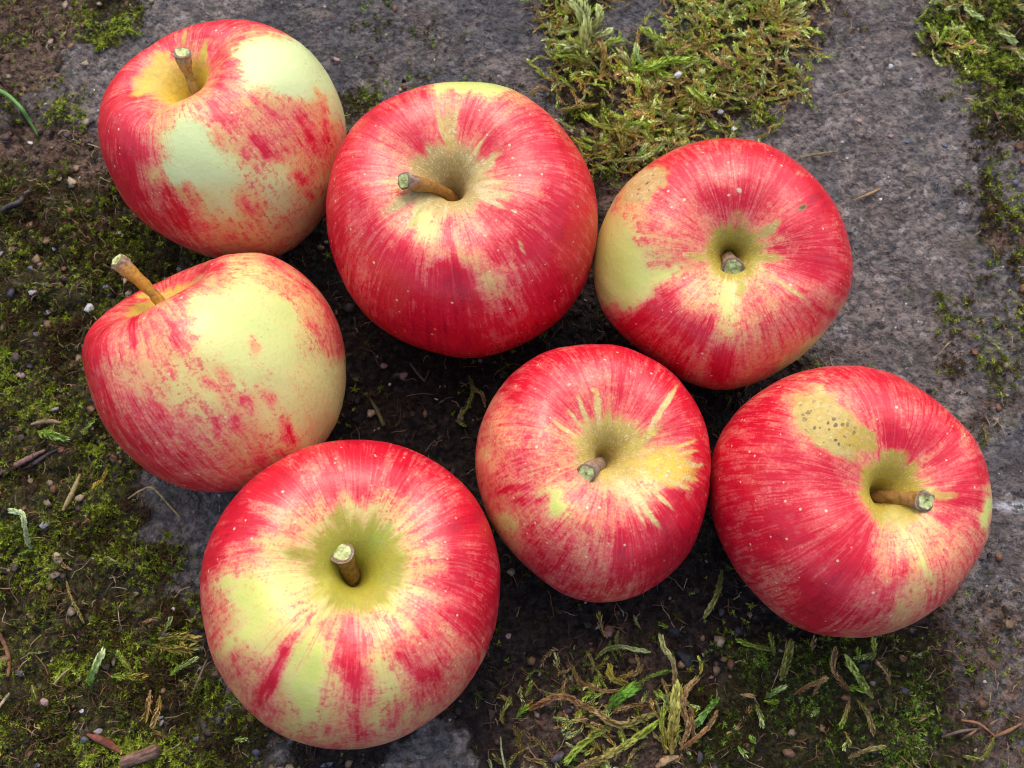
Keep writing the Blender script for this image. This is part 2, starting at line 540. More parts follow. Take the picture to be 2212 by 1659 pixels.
apple(crop=(340, 40, 1.6595), cen=(885, 850), cw=1.15, tilt=56, to=(-0.52, -0.86), pit=0.42, spin=0.3,
      out=[(72, 780), (78, 680), (100, 580), (160, 460), (260, 340), (400, 240), (560, 150), (700, 95), (850, 65), (960, 55), (1060, 65), (1180, 95), (1290, 145), (1400, 215), (1500, 310), (1580, 420), (1640, 540), (1680, 660), (1700, 780), (1700, 900), (1670, 1080), (1600, 1270), (1510, 1410), (1390, 1530), (1270, 1605), (1050, 1650), (900, 1640), (800, 1615), (700, 1580), (560, 1510), (440, 1440), (340, 1360), (260, 1270), (190, 1150), (140, 1060), (100, 960), (80, 870)],
      g0=(80, 60), gs=(200, 200),
      grid=["888888864", "886473001", "863351001", "874354441", "883034454", "883012232", "885413122", "887533322", "887654333"],
      blobs=[(280, 900, 170, 60, 80, 2), (870, 690, 100, 28, 55, 4), (930, 520, 90, 26, 35, 3), (1110, 870, 60, 30, 50, 4), (1190, 940, 60, 34, 60, 5), (1440, 830, 70, 26, 60, 4), (1380, 720, 60, 22, 65, 4), (1560, 740, 90, 16, 78, 4), (1240, 690, 60, 18, 40, 3), (1100, 580, 60, 16, 35, 3), (1040, 930, 36, 18, 70, 3), (1400, 1090, 50, 30, 40, 4), (1470, 1190, 36, 18, 50, 4), (970, 720, 50, 14, 60, 3), (640, 1130, 50, 35, 45, 3), (1050, 1270, 60, 30, 60, 3), (850, 840, 60, 40, 60, 3), (600, 1340, 130, 40, 60, 3), (330, 1250, 200, 50, 65, 1), (760, 1380, 90, 25, 65, 2), (1510, 520, 50, 25, 60, 4), (750, 930, 230, 150, 70, -3), (1230, 300, 270, 130, 15, -4), (620, 1040, 90, 60, 0, -3), (440, 700, 60, 120, 80, 0)],
      cav=(0.26, 0.56, (0.66, 0.43, 0.03)), net=0.15,
      marks=[(470, 430, 190, 95, -30, (0.62, 0.42, 0.04), .9), (490, 320, 80, 65, 0, (0.62, 0.40, 0.05), .9), (760, 300, 110, 30, 100, (0.58, 0.40, 0.05), .9), (640, 180, 55, 12, 100, (0.62, 0.36, 0.08), .9), (400, 520, 130, 30, -15, (0.62, 0.42, 0.05), .8), (490, 680, 25, 90, 0, (0.70, 0.42, 0.16), .5)],
      stem=((700, 500), (620, 248), 0.019, 62, 120), stemcol=(0.30, 0.19, 0.055))
apple(crop=(1250, 290, 1.4553), cen=(827, 840), tilt=25, to=(-0.28, -0.96), pit=0.42, spin=1.1,
      out=[(850, 45), (1000, 55), (1130, 95), (1250, 165), (1350, 250), (1450, 370), (1530, 500), (1580, 620), (1600, 740), (1608, 850), (1600, 960), (1575, 1090), (1540, 1200), (1480, 1300), (1400, 1400), (1300, 1480), (1200, 1540), (1080, 1590), (950, 1625), (850, 1632), (740, 1620), (620, 1585), (500, 1540), (390, 1480), (280, 1390), (200, 1290), (140, 1180), (90, 1050), (60, 930), (47, 830), (50, 700), (75, 560), (120, 440), (180, 330), (270, 230), (370, 160), (480, 110), (600, 70), (720, 50)],
      g0=(50, 50), gs=(195, 195),
      grid=["887500367", "887666678", "875647778", "873224678", "875246687", "878455887", "768894888", "878996888", "888997888"],
      blobs=[(720, 370, 70, 12, 85, 5), (770, 1020, 200, 22, 82, 4), (980, 990, 70, 50, 40, 3), (830, 1230, 120, 70, 80, 2), (590, 400, 90, 50, 50, 2), (880, 230, 140, 30, 110, 2), (1400, 860, 120, 90, 60, 2), (590, 1080, 100, 60, 60, 2), (330, 270, 70, 40, 140, 2), (600, 110, 12, 45, 0, 4), (570, 900, 110, 70, 120, -2.5), (880, 1120, 150, 60, 50, -2.2), (950, 1180, 70, 40, 60, -1), (850, 70, 150, 28, 0, -6), (400, 930, 60, 120, 30, -1)],
      cav=(0.34, 0.62, (0.46, 0.335, 0.11)), net=1.0,
      marks=[(755, 350, 190, 55, 85, (0.56, 0.37, 0.10), .8), (700, 280, 110, 14, 78, (0.62, 0.42, 0.14), 1.0), (790, 260, 90, 14, 98, (0.62, 0.42, 0.14), 1.0), (1000, 690, 120, 40, 10, (0.66, 0.50, 0.24), .9), (960, 630, 120, 16, -8, (0.66, 0.50, 0.24), 1.0), (1000, 740, 90, 14, 25, (0.66, 0.50, 0.24), 1.0), (950, 530, 140, 40, -40, (0.60, 0.44, 0.16), .9), (900, 450, 120, 14, -55, (0.62, 0.46, 0.16), 1.0), (730, 800, 60, 12, 95, (0.62, 0.46, 0.18), 1.0), (600, 770, 90, 14, 130, (0.60, 0.46, 0.18), 1.0), (480, 740, 150, 40, -30, (0.45, 0.36, 0.14), .7), (580, 540, 110, 40, 40, (0.44, 0.30, 0.08), .7), (560, 840, 70, 30, 110, (0.42, 0.42, 0.08), .6), (1170, 990, 70, 14, 70, (0.62, 0.42, 0.18), .7), (1130, 790, 20, 14, 0, (0.8, 0.62, 0.4), .8), (960, 930, 16, 12, 0, (0.8, 0.62, 0.4), .8)],
      stem=((745, 690), (478, 610), 0.0250, 78, 98), stemcol=(0.27, 0.12, 0.018))
apple(crop=(2300, 500, 1.5655), cen=(857, 847), tilt=10, to=(0.66, -0.75), pit=0.40, spin=2.0,
      out=[(900, 68), (1000, 75), (1100, 95), (1220, 150), (1330, 230), (1430, 320), (1520, 430), (1590, 560), (1635, 700), (1658, 830), (1650, 960), (1620, 1070), (1570, 1160), (1500, 1250), (1420, 1340), (1330, 1420), (1230, 1490), (1110, 1560), (980, 1605), (850, 1625), (740, 1610), (620, 1570), (540, 1530), (440, 1450), (330, 1370), (230, 1290), (150, 1200), (100, 1110), (70, 1010), (55, 900), (55, 800), (75, 700), (110, 600), (160, 490), (230, 380), (320, 290), (420, 215), (520, 155), (640, 105), (770, 75)],
      g0=(60, 60), gs=(200, 195),
      grid=["777787888", "667767888", "236677798", "014554778", "003421588", "205324557", "777634653", "776665312", "776553222"],
      blobs=[(420, 1120, 150, 45, 'r', 4), (750, 1250, 110, 30, 'r', 4), (340, 690, 60, 20, 10, 5), (1030, 190, 50, 25, 70, 2), (1180, 200, 40, 15, 60, 3), (1010, 1250, 80, 15, 'r', 3), (580, 1470, 50, 30, 'r', 2), (850, 1460, 120, 50, 'r', 3), (1470, 1130, 80, 20, 'r', 3), (1400, 840, 120, 40, 'r', 2), (640, 1290, 90, 30, 'r', 2), (1390, 462, 75, 26, -25, 5), (230, 870, 170, 170, 0, -3), (420, 930, 170, 40, -18, -4), (910, 1080, 150, 45, 90, -2), (1430, 1340, 280, 35, -42, -4.5), (540, 1180, 40, 80, 0, 1)],
      cav=(0.30, 0.54, (0.46, 0.35, 0.035)), net=0.5,
      marks=[(1130, 640, 120, 32, -35, (0.45, 0.33, 0.10), .8), (690, 800, 100, 25, 10, (0.50, 0.40, 0.05), .7), (1270, 1000, 190, 16, 32, (0.60, 0.42, 0.16), .75), (1130, 810, 120, 35, 0, (0.48, 0.40, 0.05), .7), (1343, 492, 30, 17, -25, (0.045, 0.02, 0.015), 1.4), (1385, 512, 55, 8, -28, (0.72, 0.50, 0.55), .9), (1322, 262, 42, 7, -65, (0.80, 0.55, 0.32), 1.0), (958, 390, 18, 14, 0, (0.75, 0.6, 0.5), 1.1), (960, 990, 40, 90, 0, (0.46, 0.42, 0.06), .7), (960, 560, 50, 90, 0, (0.40, 0.24, 0.05), .5), (370, 362, 150, 80, -38, (0.50, 0.30, 0.10), 1.6)],
      corks=[(370, 362, 140, 70, -38, .8)],
      stem=((895, 830), (922, 890), 0.0130, 112, 145), stemcol=(0.25, 0.15, 0.07))
apple(crop=(290, 940, 1.6264), cen=(905, 860), cw=1.0, tilt=76, to=(-0.56, -0.83), pit=0.44, spin=0.9,
      out=[(1090, 80), (1200, 85), (1300, 120), (1400, 175), (1500, 255), (1580, 340), (1640, 430), (1690, 530), (1725, 640), (1742, 760), (1745, 880), (1735, 1000), (1710, 1110), (1670, 1210), (1600, 1320), (1500, 1430), (1380, 1510), (1250, 1570), (1090, 1605), (900, 1625), (780, 1615), (650, 1580), (520, 1520), (400, 1430), (300, 1340), (220, 1240), (150, 1110), (100, 990), (65, 870), (48, 770), (60, 670), (90, 580), (150, 500), (250, 420), (370, 350), (480, 300), (590, 255), (690, 205), (800, 160), (880, 120), (980, 92)],
      g0=(50, 80), gs=(212, 193),
      grid=["888763678", "887631357", "865300036", "954310025", "943221111", "864223111", "876433211", "887643311", "888775432"],
      blobs=[(395, 630, 60, 20, 85, 6), (645, 600, 110, 30, 70, 3), (740, 620, 90, 40, 70, 2), (1160, 700, 70, 18, 70, 4), (1080, 1020, 45, 35, 60, 4), (910, 950, 60, 25, 40, 3), (970, 860, 60, 30, 60, 3), (1380, 1240, 90, 40, 60, 5), (1270, 1030, 60, 40, 40, 3), (930, 1220, 50, 20, 70, 4), (1050, 1180, 60, 40, 60, 4), (700, 1230, 90, 30, 65, 3), (610, 1230, 22, 22, 0, 4), (1540, 560, 50, 12, 60, 4), (1320, 1360, 30, 15, 70, 4), (620, 860, 40, 25, 60, 3), (400, 480, 60, 25, 110, 4), (560, 1100, 100, 30, 60, 3), (1190, 1430, 60, 40, 70, 3), (980, 500, 200, 130, 0, -2), (860, 190, 90, 25, -20, 3)],
      cav=(0.36, 0.60, (0.58, 0.34, 0.03)), net=0.2, marks=[(470, 365, 90, 26, -8, (0.60, 0.38, 0.04), .8)],
      stem=((600, 345), (255, 118), 0.023, 68, 118), stemcol=(0.36, 0.17, 0.012))
apple(crop=(760, 1700, 1.3169), cen=(816, 845), tilt=15, to=(0.15, -0.99), pit=0.41, spin=0.2,
      out=[(850, 40), (970, 48), (1100, 80), (1230, 140), (1340, 215), (1430, 300), (1500, 400), (1550, 510), (1585, 640), (1597, 760), (1590, 880), (1575, 980), (1540, 1100), (1490, 1210), (1420, 1320), (1340, 1410), (1230, 1500), (1100, 1580), (960, 1630), (830, 1648), (700, 1645), (560, 1615), (430, 1560), (320, 1480), (230, 1390), (160, 1290), (100, 1180), (65, 1050), (42, 920), (35, 790), (50, 660), (85, 550), (130, 460), (190, 370), (270, 275), (370, 195), (480, 125), (600, 75), (720, 48)],
      g0=(40, 40), gs=(194, 201),
      grid=["778898888", "788576788", "784312588", "851211378", "601111478", "511152568", "543062556", "544132445", "555544455"],
      blobs=[(800, 1180, 220, 50, 85, 3), (870, 1270, 180, 35, 92, 2), (400, 1290, 150, 35, 120, 4), (470, 1170, 120, 30, 120, 3), (1080, 1170, 90, 25, 50, 4), (1200, 1250, 120, 60, 50, 3), (700, 260, 70, 45, 80, 4), (870, 260, 130, 18, 95, 4), (590, 310, 50, 15, 60, 3), (310, 480, 90, 40, -20, 3), (190, 530, 60, 40, 0, 3), (1060, 210, 70, 25, 115, 4), (1380, 480, 160, 35, 'r', 3), (1330, 760, 120, 40, 'r', 3), (1440, 1000, 90, 50, 40, 2), (1050, 1460, 70, 35, 110, 4), (850, 1540, 70, 40, 0, 2), (430, 260, 80, 40, -30, 3), (270, 790, 130, 80, 80, -1.2), (640, 1230, 150, 75, 100, -2.4), (330, 1020, 130, 60, 130, -1), (1330, 1020, 70, 25, 30, -3), (600, 1130, 150, 12, 118, 2.5), (520, 960, 150, 9, 150, 2), (450, 930, 120, 8, 160, 1.6), (560, 1010, 140, 8, 135, 2), (240, 1010, 60, 30, 140, 2), (960, 1040, 120, 10, 72, 2), (1040, 990, 120, 9, 55, 2), (690, 1000, 110, 8, 105, 1.8), (1020, 1260, 100, 50, 60, -1)],
      cav=(0.36, 0.66, (0.33, 0.30, 0.018)), net=0.1,
      marks=[(760, 480, 60, 120, 0, (0.33, 0.28, 0.02), .7), (560, 640, 110, 45, 15, (0.35, 0.29, 0.02), .7), (980, 540, 110, 50, -50, (0.29, 0.33, 0.03), .7), (1020, 760, 100, 60, 10, (0.33, 0.32, 0.025), .7), (900, 890, 60, 70, 0, (0.38, 0.31, 0.025), .7), (660, 820, 90, 50, 130, (0.46, 0.42, 0.05), .6)],
      stem=((820, 775), (762, 605), 0.0150, 92, 125), stemcol=(0.24, 0.12, 0.012))
apple(crop=(1840, 1330, 1.5505), cen=(765, 830), tilt=18, to=(0.6, -0.75), pit=0.45, spin=1.6,
      out=[(810, 38), (900, 42), (990, 65), (1090, 110), (1200, 170), (1300, 260), (1380, 370), (1440, 480), (1475, 600), (1490, 720), (1485, 850), (1470, 980), (1440, 1120), (1400, 1240), (1340, 1340), (1260, 1430), (1160, 1510), (1030, 1580), (900, 1612), (800, 1618), (680, 1605), (560, 1560), (460, 1490), (380, 1420), (300, 1340), (240, 1270), (180, 1190), (130, 1100), (90, 1000), (60, 890), (45, 780), (50, 670), (70, 560), (110, 450), (170, 340), (260, 230), (370, 140), (480, 85), (600, 52), (700, 42)],
      g0=(50, 40), gs=(180, 197),
      grid=["777788888", "677756788", "556656788", "544433568", "554432138", "445354598", "436547898", "556757888", "666676778"],
      blobs=[(920, 1330, 180, 30, 95, 3), (760, 1330, 100, 18, 95, 3), (1290, 1050, 200, 110, 40, 1), (330, 360, 100, 45, 160, 2), (560, 1290, 100, 70, 120, 1), (250, 930, 110, 22, -10, 3), (360, 990, 90, 25, -10, 3), (480, 350, 60, 30, 40, 2), (1100, 290, 90, 20, 110, 2), (930, 300, 120, 20, 100, 1), (540, 990, 85, 50, 60, -5), (260, 1110, 60, 50, 0, -3), (120, 740, 60, 30, 70, -2)],
      cav=(0.34, 0.60, (0.50, 0.36, 0.07)), net=1.0,
      marks=[(1220, 780, 190, 130, 20, (0.72, 0.44, 0.04), .95), (1180, 450, 210, 22, -58, (0.72, 0.50, 0.18), 1.0), (800, 430, 130, 22, 85, (0.66, 0.46, 0.14), 0.95), (710, 450, 120, 17, 70, (0.66, 0.46, 0.16), 0.95), (600, 560, 120, 17, 35, (0.66, 0.46, 0.15), 0.95), (660, 500, 100, 14, 52, (0.64, 0.44, 0.14), 0.9), (1090, 1050, 150, 24, 52, (0.70, 0.53, 0.22), 0.95), (1040, 1060, 120, 13, 62, (0.70, 0.53, 0.22), 0.9), (1390, 775, 75, 15, 0, (0.72, 0.50, 0.18), 1.0), (1330, 650, 80, 15, -22, (0.72, 0.46, 0.10), 0.95), (1350, 700, 70, 13, -8, (0.72, 0.46, 0.10), 0.95), (1340, 850, 90, 14, 14, (0.72, 0.46, 0.10), 0.95), (1290, 895, 100, 14, 26, (0.70, 0.48, 0.14), 0.95), (1180, 980, 120, 15, 42, (0.70, 0.50, 0.18), 0.95), (1000, 950, 130, 65, 30, (0.68, 0.55, 0.24), .9), (1050, 640, 180, 38, -35, (0.60, 0.44, 0.08), 1.0), (620, 285, 14, 12, 0, (0.82, 0.6, 0.4), .9), (765, 320, 18, 16, 0, (0.65, 0.48, 0.1), .8)],
      stem=((860, 785), (716, 842), 0.0165, 98, 128), stemcol=(0.22, 0.14, 0.09))
apple(crop=(2760, 1400, 1.4551), cen=(857, 837), tilt=25, to=(0.96, -0.27), pit=0.42, spin=2.6,
      out=[(800, 55), (900, 58), (1020, 78), (1150, 125), (1270, 200), (1390, 290), (1490, 380), (1560, 460), (1610, 550), (1645, 660), (1665, 760), (1670, 880), (1655, 1000), (1630, 1090), (1570, 1200), (1500, 1300), (1400, 1410), (1280, 1500), (1150, 1565), (1020, 1605), (900, 1618), (800, 1615), (680, 1600), (560, 1560), (450, 1500), (340, 1400), (250, 1300), (180, 1200), (120, 1090), (75, 980), (50, 870), (45, 740), (55, 620), (75, 530), (130, 420), (210, 310), (300, 230), (400, 165), (520, 105), (660, 70)],
      g0=(50, 55), gs=(202, 195),
      grid=["776678777", "766257777", "777328775", "777752577", "887772273", "888784345", "876885456", "866975567", "777665567"],
      blobs=[(560, 1030, 120, 30, 0, 1), (700, 1370, 170, 60, -35, 2), (640, 145, 50, 20, 20, 3), (1100, 470, 60, 80, 0, 2), (1400, 540, 80, 35, -40, 2), (1480, 720, 160, 30, -20, 2), (1500, 830, 90, 25, 0, 3), (1080, 1330, 130, 25, 115, 3), (1420, 940, 70, 20, 30, 3), (1130, 1080, 170, 40, 85, -1), (1170, 1430, 130, 55, 115, -2), (1400, 740, 150, 16, -20, -3), (1480, 400, 120, 25, 60, -2), (1625, 900, 100, 25, 95, -5), (1260, 1170, 150, 30, 60, -3), (860, 1200, 160, 60, -50, 1)],
      cav=(0.32, 0.56, (0.46, 0.34, 0.03)), net=0.4,
      marks=[(730, 400, 235, 130, 38, (0.47, 0.345, 0.085), 1.5), (900, 470, 120, 75, 30, (0.46, 0.31, 0.045), 1.3), (1110, 590, 90, 60, 0, (0.42, 0.30, 0.03), .8), (1370, 800, 120, 35, 0, (0.52, 0.44, 0.08), .6), (1100, 950, 70, 90, 0, (0.52, 0.46, 0.14), .5)],
      corks=[(740, 420, 230, 110, 38, 1.0)],
      stem=((985, 805), (1320, 838), 0.0175, 80, 112), stemcol=(0.24, 0.12, 0.025))

PROF = np.array([(0.0, 0.27), (0.045, 0.285), (0.085, 0.39), (0.14, 0.51), (0.23, 0.63), (0.37, 0.72), (0.50, 0.755), (0.64, 0.725), (0.80, 0.60), (0.92, 0.40), (0.985, 0.17), (1.0, -0.02), (0.97, -0.25), (0.88, -0.48), (0.74, -0.67), (0.58, -0.79), (0.44, -0.835), (0.32, -0.82), (0.2, -0.74), (0.08, -0.66), (0.0, -0.64)])


def catmull(P, n):
    P = np.vstack([2 * P[0] - P[1], P, 2 * P[-1] - P[-2]])
    out = []
    m = len(P) - 3
    for t in np.linspace(0, m - 1e-6, n):
        i = int(t)
        f = t - i
        a, b, c, d = P[i:i + 4]
        out.append(0.5 * (2 * b + (c - a) * f + (2 * a - 5 * b + 4 * c - d) * f * f + (3 * b - a - 3 * c + d) * f ** 3))
    return np.array(out)


NR, NS = 156, 204


def build_apple(a, R, cd_):
    """vertices of the fruit in the world, its axis leaning as in the photograph"""
    pr = PROF.copy()
    w = smooth(0.45, 0.0, pr[:11, 0])
    cw = a.get('cw', 0.80)
    pr[1:6, 0] *= np.array([cw, cw, cw, (1 + 2 * cw) / 3, (2 + cw) / 3])
    pr[:11, 1] = pr[:11, 1] + (a['pit'] - 0.36) * w
    prof = catmull(pr, 700)
    seg = np.r_[0, np.cumsum(np.linalg.norm(np.diff(prof, axis=0), axis=1))]
    # more rings in the stem pit
    q = np.linspace(0, 1, NR)
    q = (0.55 * q + 0.45 * q ** 1.8)
    s = q * seg[-1]
    pr_r, pr_z = np.interp(s, seg, prof[:, 0]), np.interp(s, seg, prof[:, 1])
    th = np.linspace(0, 2 * math.pi, NS, endpoint=False)
    S, T = np.meshgrid(s, th, indexing='ij')
    r = np.maximum(np.interp(S, s, pr_r), 0.0)
    z = np.interp(S, s, pr_z)
    lob = np.cos(5 * T + a['spin'] * 3)
    r = r * (1 + 0.012 * lob * smooth(0.2, 0.9, r) + 0.02 * np.cos(2 * T + a['spin']) + 0.012 * np.cos(3 * T - a['spin'] * 2))
    z = z + 0.018 * lob * np.exp(-((r - 0.5) / 0.25) ** 2) + 0.035 * r * np.cos(T + 5 * a['spin'])
    dent = 1 + (fbm(np.cos(T) * 2.2 + 30 * a['spin'], np.sin(T) * 2.2 + S * 2.0, 3, 501) - .5) * .030 * smooth(.15, .6, r)
    r, z = r * dent, z * dent
    L = np.stack([r * np.cos(T), r * np.sin(T), z - 0.0], -1).reshape(-1, 3) * R
    vd = cd_ - CAM
    depth = vd @ FWD
    vd = vd / np.linalg.norm(vd)
    ex = RGT - vd * (RGT @ vd)
    ex /= np.linalg.norm(ex)
    ey = np.cross(ex, vd)          # up in the picture
    if ey @ UPV < 0:
        ey = -ey
    t = math.radians(a['tilt'])
    dx, dy = a['to']
    nrm = math.hypot(dx, dy)
    ax = -vd * math.cos(t) + math.sin(t) * (ex * dx / nrm - ey * dy / nrm)
    b1 = np.cross(ax, np.array([0.3, 0.9, 0.2]))
    b1 /= np.linalg.norm(b1)
    b2 = np.cross(ax, b1)
    Wv = cd_ + L[:, :1] * b1 + L[:, 1:2] * b2 + L[:, 2:3] * ax
    # true silhouette of this fruit: lumps that bring the outline to the measured one
    cpx = project(cd_[None])[0]
    ox, oy, sc = a['crop']
    op = np.array([((ox + u / sc) / S0, (oy + v / sc) / S0) for u, v in a['out']]) - cpx
    oa, orr = np.arctan2(op[:, 1], op[:, 0]), np.hypot(op[:, 0], op[:, 1])
    o = np.argsort(oa)
    oa, orr = oa[o], orr[o]
    oa = np.r_[oa - 2 * math.pi, oa, oa + 2 * math.pi]
    orr = np.r_[orr, orr, orr]
    NB = 60
    bc = (np.arange(NB) + 0.5) / NB * 2 * math.pi - math.pi
    for it in range(4):
        P = project(Wv) - cpx
        ang, rho = np.arctan2(P[:, 1], P[:, 0]), np.hypot(P[:, 0], P[:, 1])
        b = np.clip(((ang + math.pi) / (2 * math.pi) * NB).astype(int), 0, NB - 1)
        sil = np.zeros(NB)
        np.maximum.at(sil, b, rho)
        k = np.interp(bc, oa, orr) / sil
        k = (np.roll(k, 1) + 2 * k + np.roll(k, -1)) / 4
        km = k.mean()
        be = np.r_[bc - 2 * math.pi, bc, bc + 2 * math.pi]
        kv = np.interp(ang, be, np.r_[k, k, k])
        sv_ = np.interp(ang, be, np.r_[sil, sil, sil])
        wgt = smooth(0.15, 0.95, rho / sv_)
        f = km * (1 - wgt) + kv * wgt
        D = Wv - cd_
        a1, a2, a3 = D @ ex, D @ ey, D @ vd
        a3 = a3 * (1 + (km - 1) * 0.8)
        Wv = cd_ + (a1 * f)[:, None] * ex + (a2 * f)[:, None] * ey + a3[:, None] * vd
    return Wv, S, T, ax, depth


def sphere_faces():
    i = np.arange(NR - 1)[:, None] * NS
    j = np.arange(NS)[None]
    j2 = (j + 1) % NS
    F = np.stack([i + j, i + NS + j, i + NS + j2, i + j2], -1).reshape(-1, 4)
    return F


def vert_normals(V, F):
    n = np.cross(V[F[:, 2]] - V[F[:, 0]], V[F[:, 3]] - V[F[:, 1]])
    N = np.zeros_like(V)
    for k in range(4):
        np.add.at(N, F[:, k], n)
    return N / np.maximum(np.linalg.norm(N, axis=1, keepdims=True), 1e-12)


def tube(P, rad, sides=10, cap=False):
    """sweep along points P with radii rad; returns V, F(list)"""
    P = np.asarray(P, float)
    n = len(P)
    T = np.gradient(P, axis=0)
    T /= np.maximum(np.linalg.norm(T, axis=1, keepdims=True), 1e-9)
    up = np.array([0, 0, 1.0])
    if abs(T[0] @ up) > 0.9:
        up = np.array([1.0, 0, 0])
    V = []
    a = np.cross(T[0], up)
    for i in range(n):
        a = a - T[i] * (a @ T[i])
        a /= np.linalg.norm(a)
        b = np.cross(T[i], a)
        for k in range(sides):
            t = 2 * math.pi * k / sides
            V.append(P[i] + (a * math.cos(t) + b * math.sin(t)) * rad[i])
    F = [(i * sides + k, i * sides + (k + 1) % sides, (i + 1) * sides + (k + 1) % sides, (i + 1) * sides + k) for i in range(n - 1) for k in range(sides)]
    if cap:
        F.append(tuple(range(sides))[::-1])
        F.append(tuple((n - 1) * sides + k for k in range(sides)))
    return np.array(V), F, T


LABELS = [
    'pale green and red apple with a deep yellow stem hollow, top left of the group',
    'big red apple with a tan russeted hollow and stalk bent left, top middle',
    'red apple with a tan corky scab and clear yellow side, upper right',
    'yellow green apple lying on its side with a long orange brown stalk',
    'largest apple, red and yellow striped with an olive hollow and upright stalk, at the bottom',
    'smaller orange red apple with golden russet rays round its hollow, between the two lower apples',
    'deep red apple with a large pitted olive scab and a stalk pointing right, far right']
AF = sphere_faces()
apple_info = []
for ai, a in enumerate(APPLES):
    ox, oy, sc = a['crop']
    cpx = ((ox + a['cen'][0] / sc) / S0, (oy + a['cen'][1] / sc) / S0)
    rad_px = np.mean([math.hypot(u - a['cen'][0], v - a['cen'][1]) for u, v in a['out']]) / sc / S0
    d = ray(*cpx)
    zdep = 0.27
    for it in range(3):            # the size at which the fruit rests on the ground
        cw = CAM + d * zdep
        R = rad_px * zdep / FPX
        Wv, S, T, ax, dep = build_apple(a, R, cw)
        zmin = Wv[:, 2].min()
        zdep *= (CAM[2] + 0.002) / (CAM[2] - zmin)
    cw = CAM + d * zdep
    R = rad_px * zdep / FPX
    Wv, S, T, ax, dep = build_apple(a, R, cw)
    N = vert_normals(Wv, AF)
    if ((Wv - cw) * N).sum(1).mean() < 0:
        N = -N
    front = smooth(-0.15, 0.15, ((CAM - Wv) * N).sum(1) / np.linalg.norm(CAM - Wv, axis=1))
    px = project(Wv) * S0
    cu, cv = (px[:, 0] - ox) * sc, (px[:, 1] - oy) * sc
    G = np.array([[int(ch) for ch in row] for row in a['grid']], float)
    Tf, Sf = T.ravel(), S.ravel()
    # sample positions slide a little along the meridians so patch edges turn streaky
    base_px = np.array(a['stem'][0], float)
    du, dv = cu - base_px[0], cv - base_px[1]
    rr = np.hypot(du, dv) + 1e-6
    sn = fbm(np.cos(Tf) * 9 + 40 + 7 * ai, np.sin(Tf) * 9 + 40, 4, 31 + ai) - 0.5
    sn2 = fbm(np.cos(Tf) * 9 + Sf * 2, np.sin(Tf) * 9 + Sf * 3, 3, 71 + ai) - 0.5
    sl_ = sn * 190 * smooth(20, 260, rr)
    qu = cu + du / rr * sl_ - dv / rr * sn2 * 60
    qv = cv + dv / rr * sl_ + du / rr * sn2 * 60
    wob = 62
    qu = qu + (fbm(cu / 85 + 11 * ai, cv / 85, 3, 201) - .5) * 2 * wob
    qv = qv + (fbm(cu / 85 + 11 * ai, cv / 85, 3, 301) - .5) * 2 * wob
    red = bil(G, (qu - a['g0'][0]) / a['gs'][0], (qv - a['g0'][1]) / a['gs'][1])
    for (u, v, l, w_, an, dl) in a['blobs']:
        t = math.atan2(v - base_px[1], u - base_px[0]) if an == 'r' else math.radians(an)
        x, y = cu + (qu - cu) * 0.50 - u, cv + (qv - cv) * 0.50 - v
        p, q = x * math.cos(t) + y * math.sin(t), -x * math.sin(t) + y * math.cos(t)
        e = (p / (l * 1.15)) ** 2 + (q / (w_ * 1.15)) ** 2
        red = red + dl * (.92 if dl > 0 else 1) * np.exp(-e ** 1.15) * front * (.55 + .9 * fbm(cu / 38 + 5 * ai, cv / 38, 3, 401))
    red = np.where(red < 2, 2 * np.exp(np.minimum(red - 2, 0) / 2), red)      # patches fade out softly
    red = np.clip(red, 0, 10.5) / 9.0
    c0, c1, ccol = a['cav']
    sR = Sf
    jag = sn * 0.12 + (fbm(np.cos(Tf) * 30, np.sin(Tf) * 30, 2, 91 + ai) - .5) * .08
    mark = smooth(c1, c0, sR + jag) * 1.0
    mcol = np.tile(np.array(ccol), (len(Wv), 1))
    for (u, v, l, w_, an, col, st) in a.get('marks', []):
        t = math.radians(an)
        x, y = cu + (fbm(cu / 45, cv / 45, 3, 611) - .5) * min(w_, 60) * 1.1 - u, cv + (fbm(cu / 45, cv / 45, 3, 711) - .5) * min(w_, 60) * 1.1 - v
        p, q = x * math.cos(t) + y * math.sin(t), -x * math.sin(t) + y * math.cos(t)
        e = (p / l) ** 2 + (q / w_) ** 2
        m = np.exp(-e ** 1.6) * st * front
        k = np.clip(m * 1.3, 0, 1)[:, None]
        mcol = mcol * (1 - k) + np.array(col) * k
        mark = np.maximum(mark, m)
    cork = np.zeros(len(Wv))
    for (u, v, l, w_, an, st) in a.get('corks', []):
        t = math.radians(an)
        x, y = cu - u, cv - v
        p, q = x * math.cos(t) + y * math.sin(t), -x * math.sin(t) + y * math.cos(t)
        cork = np.maximum(cork, np.exp(-((p / l) ** 2 + (q / w_) ** 2) ** 1.6) * st * front)
    root = bpy.data.objects.new('apple', None)
    root.empty_display_size = 0.01
    COL.objects.link(root)
    base = np.array([cw[0], cw[1], 0.0])
    root.location = base
    tag(root, LABELS[ai], 'apple', 'ripe apples laid out on the mossy paving')
    body = mesh_obj('fruit', Wv - base, AF, M_APPLE, root)
    add_attr(body, 'blush', red)
    add_attr(body, 'mark_amount', mark)
    add_attr(body, 'mark_colour', mcol, 'FLOAT_COLOR')
    add_attr(body, 'cork', cork)
    add_attr(body, 'pole_distance', Sf)
    add_attr(body, 'pale_green', np.full(len(Wv), (1.0, 0.2, 0.15, 0.35, 0, 0, 0.1)[ai]))
    add_attr(body, 'russet_net', np.full(len(Wv), a['net']))
    add_attr(body, 'streak_coord', np.stack([np.cos(Tf) + ai * 3.1, np.sin(Tf) + ai * 1.7, Sf + ai * 2.3], -1), 'FLOAT_VECTOR')
